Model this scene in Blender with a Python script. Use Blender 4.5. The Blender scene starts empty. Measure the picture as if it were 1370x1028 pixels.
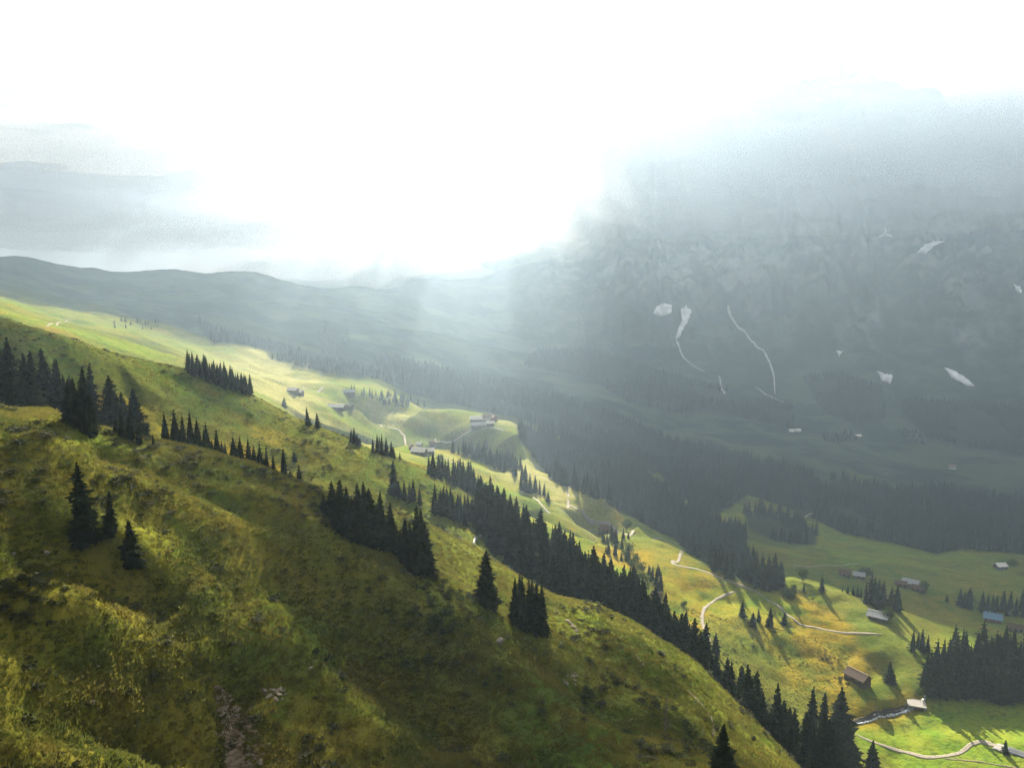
import bpy, bmesh, math, random
import numpy as np
from mathutils import Vector, Matrix

random.seed(7)
RNG = np.random.default_rng(11)
C = bpy.context.scene.collection
scene = bpy.context.scene

# ------------------------------------------------------------------ camera, sky, sun, exposure
HAZE_DENSITY, HAZE_G = 0.0001, 0.66
USE_CLOUDS, USE_SHADE_CLOUD, NEAR_BIAS = True, True, -0.10
MIST = [(10, 3200, 360, 700, 300, 300, 0.0011), (11, 3350, 640, 480, 240, 170, 0.0019), (12, 3500, 780, 380, 220, 120, 0.0012), (18, 3180, 400, 760, 260, 240, 0.0019), (24, 3250, 470, 680, 240, 150, 0.0026), (28, 3150, 380, 800, 240, 210, 0.0018), (35, 3150, 420, 680, 240, 210, 0.0020),
        (4, 3600, 300, 760, 320, 330, 0.0009), (-1.5, 3700, 120, 520, 280, 210, 0.0014), (-6.5, 3500, 40, 420, 240, 100, 0.0030), (-12, 3600, 20, 540, 240, 80, 0.0026),
        (21, 2950, 250, 800, 200, 120, 0.0008), (29, 3500, 690, 620, 220, 120, 0.0018),
        (-31, 5200, 360, 900, 260, 120, 0.0010), (-24, 5400, 300, 800, 260, 90, 0.0011), (-27, 5000, 520, 620, 240, 70, 0.0012), (-18, 5000, 240, 620, 240, 80, 0.0012), (-29, 4600, 170, 760, 220, 60, 0.0014), (-31, 5200, 700, 800, 300, 130, 0.0009), (-25, 5300, 640, 760, 300, 110, 0.0008)]
N_TUFT, N_SCRUB = 210000, 18000
FPX, CX, CY, HORIZ = 1075.0, 685.0, 514.0, 370.0
PITCH = math.atan((CY - HORIZ) / FPX)
SUN_EL, SUN_AZ = math.radians(27.0), math.radians(0.0)      # sun almost straight ahead

cam_d = bpy.data.cameras.new('camera')
cam = bpy.data.objects.new('camera', cam_d)
C.objects.link(cam)
cam.location = (0, 0, 0)
cam.rotation_euler = (math.radians(90) - PITCH, 0, 0)
cam_d.sensor_fit = 'HORIZONTAL'
cam_d.sensor_width = 36.0
cam_d.lens = 36.0 * FPX / 1370.0
cam_d.clip_start, cam_d.clip_end = 0.5, 40000.0
scene.camera = cam

world = bpy.data.worlds.new('World')
scene.world = world
world.use_nodes = True
wn, wl = world.node_tree.nodes, world.node_tree.links
wn.clear()
w_out = wn.new('ShaderNodeOutputWorld')
w_bg = wn.new('ShaderNodeBackground')
w_bg.inputs['Strength'].default_value = 0.10
w_sky = wn.new('ShaderNodeTexSky')
w_sky.sky_type = 'NISHITA'
w_sky.sun_disc = False
w_sky.sun_elevation = SUN_EL
w_sky.sun_rotation = SUN_AZ
w_sky.altitude = 2000
CLOUD_BRIGHT = 1.75
w_tc = wn.new('ShaderNodeTexCoord')
w_map = wn.new('ShaderNodeMapping'); w_map.inputs['Scale'].default_value = (1.0, 1.0, 4.5)
w_n = wn.new('ShaderNodeTexNoise'); w_n.inputs['Scale'].default_value = 2.6; w_n.inputs['Detail'].default_value = 9; w_n.inputs['Roughness'].default_value = 0.58
w_cr = wn.new('ShaderNodeValToRGB')          # brightness of the overcast
w_cr.color_ramp.elements[0].position = 0.40; w_cr.color_ramp.elements[0].color = (0.55, 0.54, 0.53, 1)
w_cr.color_ramp.elements[1].position = 0.60; w_cr.color_ramp.elements[1].color = (1.0, 0.99, 0.975, 1)
w_cm = wn.new('ShaderNodeValToRGB')          # where the overcast is thin
w_cm.color_ramp.elements[0].position = 0.30; w_cm.color_ramp.elements[0].color = (0.93, 0.93, 0.93, 1)
w_cm.color_ramp.elements[1].position = 0.50; w_cm.color_ramp.elements[1].color = (1, 1, 1, 1)
w_n2 = wn.new('ShaderNodeTexNoise'); w_n2.inputs['Scale'].default_value = 1.7; w_n2.inputs['Detail'].default_value = 5
w_mul = wn.new('ShaderNodeVectorMath'); w_mul.operation = 'SCALE'; w_mul.inputs['Scale'].default_value = CLOUD_BRIGHT
w_mix = wn.new('ShaderNodeMix'); w_mix.data_type = 'RGBA'
# the overcast brightens towards the sun behind it
w_dot = wn.new('ShaderNodeVectorMath'); w_dot.operation = 'DOT_PRODUCT'
w_dot.inputs[1].default_value = (math.sin(SUN_AZ) * math.cos(SUN_EL), math.cos(SUN_AZ) * math.cos(SUN_EL), math.sin(SUN_EL))
w_ramp = wn.new('ShaderNodeMapRange'); w_ramp.interpolation_type = 'SMOOTHERSTEP'
w_ramp.inputs['From Min'].default_value = 0.76; w_ramp.inputs['From Max'].default_value = 1.0
w_ramp.inputs['To Min'].default_value = 0.95; w_ramp.inputs['To Max'].default_value = 3.4
w_mul2 = wn.new('ShaderNodeVectorMath'); w_mul2.operation = 'SCALE'
wl.new(w_tc.outputs['Generated'], w_map.inputs['Vector'])
wl.new(w_map.outputs[0], w_n.inputs['Vector']); wl.new(w_map.outputs[0], w_n2.inputs['Vector'])
wl.new(w_n.outputs['Fac'], w_cr.inputs['Fac']); wl.new(w_n2.outputs['Fac'], w_cm.inputs['Fac'])
wl.new(w_cr.outputs['Color'], w_mul.inputs[0])
wl.new(w_tc.outputs['Generated'], w_dot.inputs[0])
wl.new(w_dot.outputs['Value'], w_ramp.inputs['Value'])
w_sep = wn.new('ShaderNodeSeparateXYZ'); wl.new(w_tc.outputs['Generated'], w_sep.inputs[0])
w_zen = wn.new('ShaderNodeMapRange'); w_zen.inputs['From Min'].default_value = 0.0; w_zen.inputs['From Max'].default_value = 1.0
w_zen.inputs['To Min'].default_value = 0.42; w_zen.inputs['To Max'].default_value = 1.0
wl.new(w_sep.outputs['Z'], w_zen.inputs['Value'])
w_mz = wn.new('ShaderNodeMath'); w_mz.operation = 'MULTIPLY'
wl.new(w_ramp.outputs[0], w_mz.inputs[0]); wl.new(w_zen.outputs[0], w_mz.inputs[1])
wl.new(w_mul.outputs[0], w_mul2.inputs[0]); wl.new(w_mz.outputs[0], w_mul2.inputs['Scale'])
wl.new(w_cm.outputs['Color'], w_mix.inputs['Factor'])
wl.new(w_sky.outputs['Color'], w_mix.inputs['A']); wl.new(w_mul2.outputs[0], w_mix.inputs['B'])
wl.new(w_mix.outputs['Result'], w_bg.inputs['Color'])
wl.new(w_bg.outputs[0], w_out.inputs['Surface'])

sun_d = bpy.data.lights.new('sun', 'SUN')
sun_d.energy = 5.0
sun_d.angle = math.radians(0.5)
sun_d.color = (1.0, 0.88, 0.69)
sun = bpy.data.objects.new('sun', sun_d)
C.objects.link(sun)
sun.location = (0, 3000, 1600)
sun.rotation_euler = Vector((-math.sin(SUN_AZ) * math.cos(SUN_EL), -math.cos(SUN_AZ) * math.cos(SUN_EL), -math.sin(SUN_EL))).to_track_quat('-Z', 'Y').to_euler()

vs = scene.view_settings
vs.view_transform = 'Standard'
vs.look = 'None'
vs.exposure = 2.62
vs.gamma = 1.0
vs.use_curve_mapping = False
scene.render.engine = 'CYCLES'
cy = scene.cycles
cy.max_bounces = 6; cy.diffuse_bounces = 2; cy.glossy_bounces = 1; cy.transmission_bounces = 4
cy.volume_bounces = 1; cy.transparent_max_bounces = 8
cy.use_denoising = True
try:
    cy.denoiser = 'OPENIMAGEDENOISE'
    cy.denoising_prefilter = 'NONE'
except Exception:
    pass

# ------------------------------------------------------------------ helpers
def ray(u, v):
    """bearing and slope of the sight line through a point of the photograph"""
    u = np.asarray(u, float); v = np.asarray(v, float)
    xc = (u - CX) / FPX; yc = -(v - CY) / FPX
    X = xc; Y = math.cos(PITCH) + math.sin(PITCH) * yc; Z = -math.sin(PITCH) + math.cos(PITCH) * yc
    return np.arctan2(X, Y), Z / np.hypot(X, Y)

def _hash(ix, iy, seed):
    h = (ix.astype(np.int64) * 374761393 + iy.astype(np.int64) * 668265263 + seed * 1442695041) & 0xFFFFFFFF
    h = ((h ^ (h >> 13)) * 1274126177) & 0xFFFFFFFF
    return ((h ^ (h >> 16)) & 0xFFFF) / 65535.0

def vnoise(x, y, seed=0):
    ix = np.floor(x); iy = np.floor(y); fx = x - ix; fy = y - iy
    fx = fx * fx * fx * (fx * (fx * 6 - 15) + 10); fy = fy * fy * fy * (fy * (fy * 6 - 15) + 10)
    a = _hash(ix, iy, seed); b = _hash(ix + 1, iy, seed); c = _hash(ix, iy + 1, seed); d = _hash(ix + 1, iy + 1, seed)
    return (a + (b - a) * fx) * (1 - fy) + (c + (d - c) * fx) * fy - 0.5      # -0.5 .. 0.5

def fbm(x, y, lam, octv=4, seed=0, gain=0.5):
    s = 0; amp = 1.0
    for k in range(octv):
        ca, sa = math.cos(0.7 + k), math.sin(0.7 + k)
        s = s + amp * vnoise((x * ca - y * sa) / lam + 17.3 * k, (x * sa + y * ca) / lam - 9.1 * k, seed + k)
        lam *= 0.5; amp *= gain
    return s

def sstep(a, b, x):
    t = np.clip((x - a) / (b - a), 0, 1)
    return t * t * (3 - 2 * t)

def tag(o, label=None, cat=None, group=None, kind=None):
    if label: o['label'] = label
    if cat: o['category'] = cat
    if group: o['group'] = group
    if kind: o['kind'] = kind
    return o

def link(name, me, parent=None, mat=None):
    o = bpy.data.objects.new(name, me)
    C.objects.link(o)
    if mat is not None and me is not None and not me.materials:
        me.materials.append(mat)
    if parent is not None:
        o.parent = parent
    return o

def mesh_np(name, verts, faces, smooth=False):
    """verts (n,3), faces (m,k) with one k"""
    me = bpy.data.meshes.new(name)
    verts = np.asarray(verts, np.float32); faces = np.asarray(faces, np.int32)
    me.vertices.add(len(verts)); me.vertices.foreach_set('co', verts.ravel())
    k = faces.shape[1]
    me.loops.add(faces.size); me.loops.foreach_set('vertex_index', faces.ravel())
    me.polygons.add(len(faces))
    me.polygons.foreach_set('loop_start', np.arange(0, faces.size, k, dtype=np.int32))
    if smooth:
        me.polygons.foreach_set('use_smooth', np.ones(len(faces), bool))
    me.update(calc_edges=True)
    return me

# ------------------------------------------------------------------ materials
def new_mat(name):
    m = bpy.data.materials.new(name); m.use_nodes = True
    nt = m.node_tree
    b = nt.nodes['Principled BSDF']
    b.inputs['Specular IOR Level'].default_value = 0.15
    b.inputs['Roughness'].default_value = 0.9
    return m, nt, b

def N(nt, t, **kw):
    n = nt.nodes.new(t)
    for k, v in kw.items():
        if hasattr(n, k): setattr(n, k, v)
        else: n.inputs[k].default_value = v
    return n

def noise(nt, vec, scale, detail=4, rough=0.55):
    n = N(nt, 'ShaderNodeTexNoise')
    n.inputs['Scale'].default_value = scale; n.inputs['Detail'].default_value = detail; n.inputs['Roughness'].default_value = rough
    if vec is not None: nt.links.new(vec, n.inputs['Vector'])
    return n.outputs['Fac']

def ramp(nt, fac, a, b, lo=0.0, hi=1.0):
    n = N(nt, 'ShaderNodeMapRange'); n.interpolation_type = 'SMOOTHSTEP'
    n.inputs['From Min'].default_value = a; n.inputs['From Max'].default_value = b
    n.inputs['To Min'].default_value = lo; n.inputs['To Max'].default_value = hi
    nt.links.new(fac, n.inputs['Value'])
    return n.outputs[0]

def mix(nt, fac, a, b):
    n = N(nt, 'ShaderNodeMix'); n.data_type = 'RGBA'
    if isinstance(fac, (int, float)): n.inputs['Factor'].default_value = fac
    else: nt.links.new(fac, n.inputs['Factor'])
    for key, x in (('A', a), ('B', b)):
        if isinstance(x, tuple): n.inputs[key].default_value = (*x, 1) if len(x) == 3 else x
        else: nt.links.new(x, n.inputs[key])
    return n.outputs['Result']

def math_n(nt, op, a, b=None):
    n = N(nt, 'ShaderNodeMath', operation=op)
    for i, x in enumerate((a, b)):
        if x is None: continue
        if isinstance(x, (int, float)): n.inputs[i].default_value = x
        else: nt.links.new(x, n.inputs[i])
    return n.outputs[0]

def simple_mat(name, col, var=0.25, scale=1.0, rough=0.9, coord='Object', stretch=(1, 1, 1), bump=0.0):
    m, nt, b = new_mat(name)
    tc = N(nt, 'ShaderNodeTexCoord')
    mp = N(nt, 'ShaderNodeMapping'); mp.inputs['Scale'].default_value = stretch
    nt.links.new(tc.outputs[coord], mp.inputs['Vector'])
    f = noise(nt, mp.outputs[0], scale, 6, 0.6)
    lo = tuple(max(0, c * (1 - var)) for c in col); hi = tuple(min(1, c * (1 + var)) for c in col)
    c = mix(nt, ramp(nt, f, 0.3, 0.7), lo, hi)
    nt.links.new(c, b.inputs['Base Color'])
    b.inputs['Roughness'].default_value = rough
    if bump:
        bp = N(nt, 'ShaderNodeBump'); bp.inputs['Strength'].default_value = bump
        nt.links.new(f, bp.inputs['Height']); nt.links.new(bp.outputs[0], b.inputs['Normal'])
    return m

def terrain_mat():
    m, nt, b = new_mat('alpine_ground')
    geo = N(nt, 'ShaderNodeNewGeometry')
    P = geo.outputs['Position']
    def att(n):
        a = N(nt, 'ShaderNodeAttribute'); a.attribute_name = n
        return a.outputs['Fac']
    lush, gold, forest, rock, far, scrub, dry = (att(k) for k in ('lush', 'gold', 'forest', 'rock', 'far', 'scrub', 'dry'))
    big = noise(nt, P, 0.016, 5); mid = noise(nt, P, 0.07, 5, 0.62); sml = noise(nt, P, 0.45, 6, 0.68); fine = noise(nt, P, 2.2, 5, 0.7)
    mp = N(nt, 'ShaderNodeMapping'); mp.inputs['Scale'].default_value = (0.05, 0.22, 0.5)
    nt.links.new(P, mp.inputs['Vector'])
    band = noise(nt, mp.outputs[0], 1.0, 6, 0.65)              # cow steps and strips along the slope
    green, olive, goldc, dark = (0.057, 0.094, 0.013), (0.102, 0.114, 0.017), (0.180, 0.135, 0.014), (0.026, 0.036, 0.010)
    base = mix(nt, ramp(nt, big, 0.35, 0.65), green, olive)
    base = mix(nt, ramp(nt, mid, 0.44, 0.66), base, (0.108, 0.112, 0.020))
    g = math_n(nt, 'MULTIPLY', gold, ramp(nt, mid, 0.30, 0.62))
    base = mix(nt, g, base, goldc)
    base = mix(nt, math_n(nt, 'MULTIPLY', ramp(nt, band, 0.5, 0.68), 0.26), base, (0.150, 0.118, 0.024))
    base = mix(nt, math_n(nt, 'MULTIPLY', ramp(nt, band, 0.46, 0.32), 0.45), base, dark)
    lushc = mix(nt, ramp(nt, mid, 0.35, 0.65), (0.088, 0.150, 0.016), (0.145, 0.175, 0.020))
    base = mix(nt, lush, base, lushc)
    base = mix(nt, math_n(nt, 'MULTIPLY', dry, ramp(nt, mid, 0.3, 0.6, 0.5, 1.0)), base, (0.215, 0.205, 0.075))
    # tussocks and low scrub
    base = mix(nt, math_n(nt, 'MULTIPLY', ramp(nt, sml, 0.52, 0.36), math_n(nt, 'ADD', math_n(nt, 'MULTIPLY', scrub, 0.8), 0.42)), base, dark)
    base = mix(nt, math_n(nt, 'MULTIPLY', ramp(nt, sml, 0.56, 0.72), 0.5), base, (0.155, 0.135, 0.035))
    base = mix(nt, math_n(nt, 'MULTIPLY', ramp(nt, fine, 0.50, 0.30), 0.5), base, (0.022, 0.030, 0.010))
    base = mix(nt, math_n(nt, 'MULTIPLY', scrub, ramp(nt, mid, 0.35, 0.6, 0.35, 0.8)), base, (0.030, 0.034, 0.014))
    # far flanks: dull green, dark scrub, then grey rock
    farn = noise(nt, P, 0.006, 8, 0.66)
    farc = mix(nt, ramp(nt, farn, 0.42, 0.60), (0.015, 0.027, 0.018), (0.046, 0.060, 0.030))
    base = mix(nt, far, base, farc)
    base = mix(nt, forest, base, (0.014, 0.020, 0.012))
    mp2 = N(nt, 'ShaderNodeMapping'); mp2.inputs['Scale'].default_value = (0.011, 0.011, 0.009); mp2.inputs['Rotation'].default_value = (0.5, 0.35, 0.0)
    nt.links.new(P, mp2.inputs['Vector'])
    rk = noise(nt, mp2.outputs[0], 1.0, 9, 0.68)
    rockc = mix(nt, ramp(nt, rk, 0.36, 0.64), (0.025, 0.030, 0.032), (0.27, 0.27, 0.265))
    base = mix(nt, rock, base, rockc)
    nt.links.new(base, b.inputs['Base Color'])
    b.inputs['Roughness'].default_value = 1.0
    b.inputs['Specular IOR Level'].default_value = 0.0
    h = math_n(nt, 'ADD', math_n(nt, 'MULTIPLY', sml, 0.9), math_n(nt, 'MULTIPLY', fine, 0.30))
    h = math_n(nt, 'ADD', h, math_n(nt, 'MULTIPLY', rk, math_n(nt, 'MULTIPLY', rock, 25.0)))
    bp = N(nt, 'ShaderNodeBump'); bp.inputs['Strength'].default_value = 0.9; bp.inputs['Distance'].default_value = 0.9
    nt.links.new(h, bp.inputs['Height']); nt.links.new(bp.outputs[0], b.inputs['Normal'])
    return m

# ------------------------------------------------------------------ terrain: break lines read off the photograph, each (u, v, metres away)
B_FOOT = [(-250, 1028, 102), (0, 1028, 104), (200, 1028, 111), (400, 1028, 118), (685, 1028, 129), (900, 1028, 140), (1060, 1060, 144), (1200, 1260, 129), (1370, 1440, 142), (1620, 1600, 163)]
B_RIB = [(-250, 470, 215), (0, 545, 200), (60, 547, 200), (140, 574, 200), (190, 591, 200), (270, 609, 199), (340, 627, 198), (384, 639, 198), (424, 656, 196), (455, 690, 193), (520, 727, 189),
         (585, 769, 186), (640, 806, 184), (700, 838, 183), (745, 868, 182), (800, 905, 181), (860, 930, 182), (960, 985, 183), (1060, 1040, 184), (1200, 1175, 190), (1370, 1330, 200), (1620, 1500, 220)]
B_DIP = [(-250, 478, 235), (0, 556, 222), (60, 560, 222), (190, 604, 228), (384, 650, 225), (455, 694, 215), (520, 730, 208), (585, 770, 206), (640, 800, 205), (700, 820, 205), (745, 838, 203), (800, 860, 202), (860, 888, 202), (960, 950, 203), (1060, 1034, 200), (1200, 1150, 215), (1370, 1290, 230), (1620, 1450, 250)]
B_RIB2 = [(-250, 470, 250), (0, 558, 238), (60, 562, 240), (190, 606, 250), (384, 648, 255), (430, 655, 255), (480, 665, 250), (560, 698, 245), (640, 742, 240), (690, 770, 236), (740, 797, 232), (800, 812, 232), (860, 840, 232),
          (900, 865, 230), (935, 892, 228), (960, 918, 225), (1000, 958, 222), (1070, 1031, 215), (1200, 1135, 235), (1370, 1230, 260), (1620, 1350, 280)]
B_GULLY = [(-250, 455, 300), (0, 550, 275), (60, 565, 280), (190, 612, 290), (300, 628, 295), (384, 655, 295), (430, 664, 290), (480, 676, 285), (560, 704, 282), (640, 738, 280), (690, 772, 272), (740, 808, 275), (800, 830, 285),
           (860, 862, 290), (900, 890, 290), (950, 938, 285), (1000, 985, 282), (1070, 1045, 280), (1200, 1095, 303), (1370, 1100, 338), (1620, 1100, 365)]
B_SPUR = [(-250, 330, 345), (0, 427, 355), (134, 464, 372), (235, 491, 385), (300, 515, 393), (336, 531, 398), (384, 557, 395), (434, 575, 392), (464, 588, 389), (508, 608, 385), (571, 633, 378), (600, 655, 372), (640, 690, 365), (700, 738, 360), (760, 778, 358), (800, 800, 350), (860, 835, 348), (900, 856, 350), (950, 880, 356), (1050, 945, 362), (1150, 985, 371), (1200, 1000, 377), (1370, 1012, 383), (1620, 1020, 400)]
B_RAVINE = [(-250, 340, 450), (0, 440, 460), (134, 476, 483), (235, 504, 500), (336, 548, 505), (400, 572, 492), (434, 588, 485), (464, 594, 484), (508, 606, 482), (571, 622, 492), (620, 650, 485), (660, 682, 465), (720, 716, 468), (800, 762, 445), (860, 795, 428), (930, 832, 418), (1000, 862, 416), (1050, 890, 412), (1147, 922, 404), (1200, 948, 404), (1240, 940, 413), (1300, 938, 425), (1370, 935, 436), (1620, 930, 470)]
B_SHELF = [(-250, 310, 900), (0, 405, 900), (100, 432, 900), (235, 470, 940), (336, 507, 930), (400, 535, 900), (455, 549, 885), (508, 577, 800), (545, 590, 770), (571, 602, 745), (600, 608, 735), (620, 618, 705), (660, 645, 640), (700, 662, 610), (760, 688, 580),
           (800, 708, 555), (860, 722, 532), (905, 748, 508), (945, 800, 462), (1000, 806, 464), (1050, 815, 460), (1100, 832, 455), (1177, 838, 462), (1250, 872, 450), (1300, 882, 458), (1370, 884, 476), (1620, 870, 520)]
B_NOTCH = [(-250, 300, 1150), (0, 396, 1180), (100, 423, 1150), (235, 455, 1150), (336, 486, 1130), (400, 508, 1080), (455, 528, 1010), (508, 552, 940), (545, 574, 880), (575, 588, 850), (610, 600, 820), (640, 606, 790), (660, 618, 750), (700, 640, 690), (760, 664, 640), (800, 682, 600),
           (860, 712, 555), (905, 739, 522), (945, 775, 488), (1000, 790, 482), (1055, 792, 480), (1100, 803, 477), (1177, 824, 478), (1250, 852, 480), (1315, 864, 500), (1370, 872, 520), (1620, 850, 580)]
B_EDGE = [(-250, 290, 1500), (0, 384, 1500), (100, 410, 1450), (235, 440, 1400), (336, 466, 1330), (400, 480, 1280), (450, 489, 1230), (520, 512, 1130), (545, 528, 1080), (570, 543, 1030), (600, 551, 985), (650, 557, 935), (690, 566, 890), (703, 580, 860), (715, 625, 760), (760, 650, 690),
          (800, 665, 640), (850, 692, 585), (866, 712, 565), (900, 730, 540), (950, 760, 515), (1000, 777, 504), (1030, 786, 500), (1055, 776, 502), (1090, 781, 502), (1148, 797, 502), (1200, 817, 498), (1251, 836, 510), (1315, 850, 540), (1370, 862, 560), (1620, 830, 650)]
B_BEHIND = [(-250, 292, 1700), (0, 388, 1700), (100, 413, 1650), (235, 443, 1620), (336, 471, 1560), (450, 497, 1450), (520, 522, 1330), (600, 563, 1160), (650, 572, 1110), (690, 590, 1030), (715, 640, 860), (760, 672, 780), (800, 692, 730),
            (850, 716, 670), (900, 747, 630), (950, 772, 605), (1000, 788, 595), (1055, 793, 600), (1148, 813, 610), (1200, 829, 612), (1251, 843, 625), (1315, 851, 640), (1370, 857, 655), (1620, 820, 730)]
B_VALLEY = [(-250, 282, 2000), (0, 374, 2000), (100, 398, 1950), (235, 428, 1880), (336, 446, 1850), (450, 476, 1780), (520, 500, 1680), (600, 524, 1580), (650, 538, 1480), (690, 556, 1360), (760, 592, 1230), (800, 612, 1170), (850, 638, 1080), (900, 672, 990),
            (950, 700, 905), (1000, 720, 880), (1055, 735, 855), (1148, 752, 850), (1200, 761, 850), (1251, 766, 870), (1370, 772, 900), (1620, 750, 980)]
B_WOOD = [(-250, 278, 2250), (0, 368, 2250), (100, 388, 2200), (235, 412, 2150), (300, 427, 2100), (400, 438, 2150), (520, 462, 2100), (600, 486, 2050), (700, 524, 1850), (800, 570, 1650), (900, 612, 1480), (1000, 646, 1340), (1100, 682, 1200), (1200, 706, 1150), (1370, 742, 1100), (1620, 720, 1200)]
B_ALP = [(-250, 274, 2450), (0, 358, 2450), (100, 374, 2450), (235, 390, 2450), (300, 402, 2450), (400, 410, 2500), (520, 428, 2500), (600, 446, 2480), (700, 476, 2400), (800, 506, 2250), (900, 538, 2100), (1000, 565, 2000), (1100, 590, 1950), (1200, 610, 1900), (1370, 646, 1850), (1620, 640, 1850)]
B_CREST = [(-250, 268, 2700), (0, 349, 2700), (60, 352, 2700), (130, 361, 2720), (200, 365, 2750), (275, 363, 2780), (297, 358, 2790), (345, 361, 2800), (380, 371, 2830), (402, 375, 2850), (470, 379, 2900), (540, 383, 2950), (600, 404, 2900), (700, 436, 2750), (800, 462, 2600),
           (900, 486, 2520), (1000, 512, 2440), (1100, 532, 2380), (1200, 540, 2360), (1370, 562, 2330), (1620, 560, 2330)]
B_WALL = [(-250, 300, 3150), (0, 380, 3150), (200, 392, 3150), (400, 397, 3200), (470, 396, 3250), (540, 383, 3250), (575, 368, 3200), (612, 374, 3180), (700, 392, 3050), (800, 392, 2980), (900, 396, 2900), (1000, 400, 2840), (1100, 404, 2800), (1200, 406, 2780), (1370, 414, 2750), (1620, 420, 2750)]
B_UPPER = [(-250, 330, 3700), (0, 392, 3700), (200, 398, 3700), (400, 404, 3700), (470, 398, 3700), (525, 375, 3650), (600, 366, 3600), (700, 345, 3500), (800, 300, 3420), (900, 275, 3350), (1000, 258, 3300), (1100, 250, 3280), (1200, 252, 3260), (1370, 262, 3220), (1620, 270, 3220)]
B_SUMMIT = [(-250, 350, 4300), (0, 388, 4300), (200, 392, 4300), (400, 392, 4300), (470, 370, 4250), (500, 345, 4250), (528, 325, 4250), (560, 345, 4200), (620, 340, 4150), (700, 300, 4100), (760, 255, 4100), (820, 205, 4100), (870, 165, 4100), (900, 150, 4100), (950, 128, 4100), (985, 118, 4100),
            (1040, 116, 4080), (1080, 108, 4060), (1140, 98, 4050), (1180, 103, 4050), (1210, 118, 4050), (1235, 122, 4050), (1258, 128, 4050), (1266, 150, 4050), (1290, 160, 4050), (1312, 150, 4060), (1330, 168, 4060), (1350, 152, 4060), (1370, 160, 4080), (1620, 190, 4100)]
LINES = [B_FOOT, B_RIB, B_DIP, B_RIB2, B_GULLY, B_SPUR, B_RAVINE, B_SHELF, B_NOTCH, B_EDGE, B_BEHIND, B_VALLEY, B_WOOD, B_ALP, B_CREST, B_WALL, B_UPPER, B_SUMMIT]

AZ_IN, AZ_OUT = math.radians(36.5), math.radians(47)
az_cols = np.concatenate([np.linspace(-AZ_OUT, -AZ_IN, 40, endpoint=False), np.linspace(-AZ_IN, AZ_IN, 900), np.linspace(AZ_IN, AZ_OUT, 41)[1:]])
r_rows = np.concatenate([np.geomspace(20, 85, 40, endpoint=False), np.geomspace(85, 290, 350, endpoint=False), np.geomspace(290, 1300, 290, endpoint=False),
                         np.geomspace(1300, 2300, 90, endpoint=False), np.geomspace(2300, 4200, 210, endpoint=False), np.geomspace(4200, 8000, 24)])
NA, NR = len(az_cols), len(r_rows)

def smooth1(a, n):
    k = np.hanning(2 * n + 3)[1:-1]; k /= k.sum()
    return np.convolve(np.pad(a, (n, n), mode='edge'), k, mode='valid')

az_fine = np.linspace(-AZ_OUT - 0.02, AZ_OUT + 0.02, 1400)
kn_lr, kn_t = [], []
for i, L in enumerate(LINES):
    a = np.array(L, float)
    az, t = ray(a[:, 0], a[:, 1])
    w = 4 if i in (14, 15, 17) else 8
    kn_t.append(np.interp(az_cols, az_fine, smooth1(np.interp(az_fine, az, t), w)))
    kn_lr.append(np.interp(az_cols, az_fine, smooth1(np.interp(az_fine, az, np.log(a[:, 2])), 14)))
# ground below the camera, and the land beyond the summits
X0 = np.sin(az_cols)
kn_lr.insert(0, np.full(NA, math.log(20.0))); kn_t.insert(0, (-80 - 0.5 * X0 * 20) / 20)
kn_lr.insert(1, np.full(NA, math.log(45.0))); kn_t.insert(1, (-80 - 0.5 * X0 * 45) / 45)
kn_lr.append(np.full(NA, math.log(5600.0))); kn_t.append(np.minimum(kn_t[-1] * 0.35 - 0.02, -0.004))
kn_lr.append(np.full(NA, math.log(8000.0))); kn_t.append(np.full(NA, -0.004))
KX = np.array(kn_lr); KT = np.array(kn_t)
for k in range(1, len(KX)):
    KX[k] = np.maximum(KX[k], KX[k - 1] + 0.012)

def pchip(x, y, q):
    h = np.diff(x); d = np.diff(y) / h
    m = np.zeros_like(y)
    same = d[:-1] * d[1:] > 0
    w1 = 2 * h[1:] + h[:-1]; w2 = h[1:] + 2 * h[:-1]
    with np.errstate(divide='ignore', invalid='ignore'):
        hm = (w1 + w2) / (w1 / d[:-1] + w2 / d[1:])
    m[1:-1] = np.where(same, hm, 0.0); m[0] = d[0]; m[-1] = d[-1]
    i = np.clip(np.searchsorted(x, q) - 1, 0, len(h) - 1)
    t = (q - x[i]) / h[i]
    return (y[i] * (1 + 2 * t) * (1 - t) ** 2 + h[i] * m[i] * t * (1 - t) ** 2 + y[i + 1] * t * t * (3 - 2 * t) + h[i] * m[i + 1] * t * t * (t - 1))

LR = np.log(r_rows)
TG = np.empty((NA, NR))
for j in range(NA):
    TG[j] = pchip(KX[:, j], KT[:, j], LR)
RR = r_rows[None, :] * np.ones((NA, 1))
AA = az_cols[:, None] * np.ones((1, NR))
GX, GY = RR * np.sin(AA), RR * np.cos(AA)
GZ = RR * TG

def sample(grid, X, Y):
    az = np.arctan2(X, Y); lr = np.log(np.hypot(X, Y))
    i = np.clip(np.searchsorted(az_cols, az) - 1, 0, NA - 2); j = np.clip(np.searchsorted(LR, lr) - 1, 0, NR - 2)
    a = np.clip((az - az_cols[i]) / (az_cols[i + 1] - az_cols[i]), 0, 1); b = np.clip((lr - LR[j]) / (LR[j + 1] - LR[j]), 0, 1)
    return (grid[i, j] * (1 - a) + grid[i + 1, j] * a) * (1 - b) + (grid[i, j + 1] * (1 - a) + grid[i + 1, j + 1] * a) * b

def ground_z(x, y):
    return sample(GZ, np.asarray(x, float), np.asarray(y, float))

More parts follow.
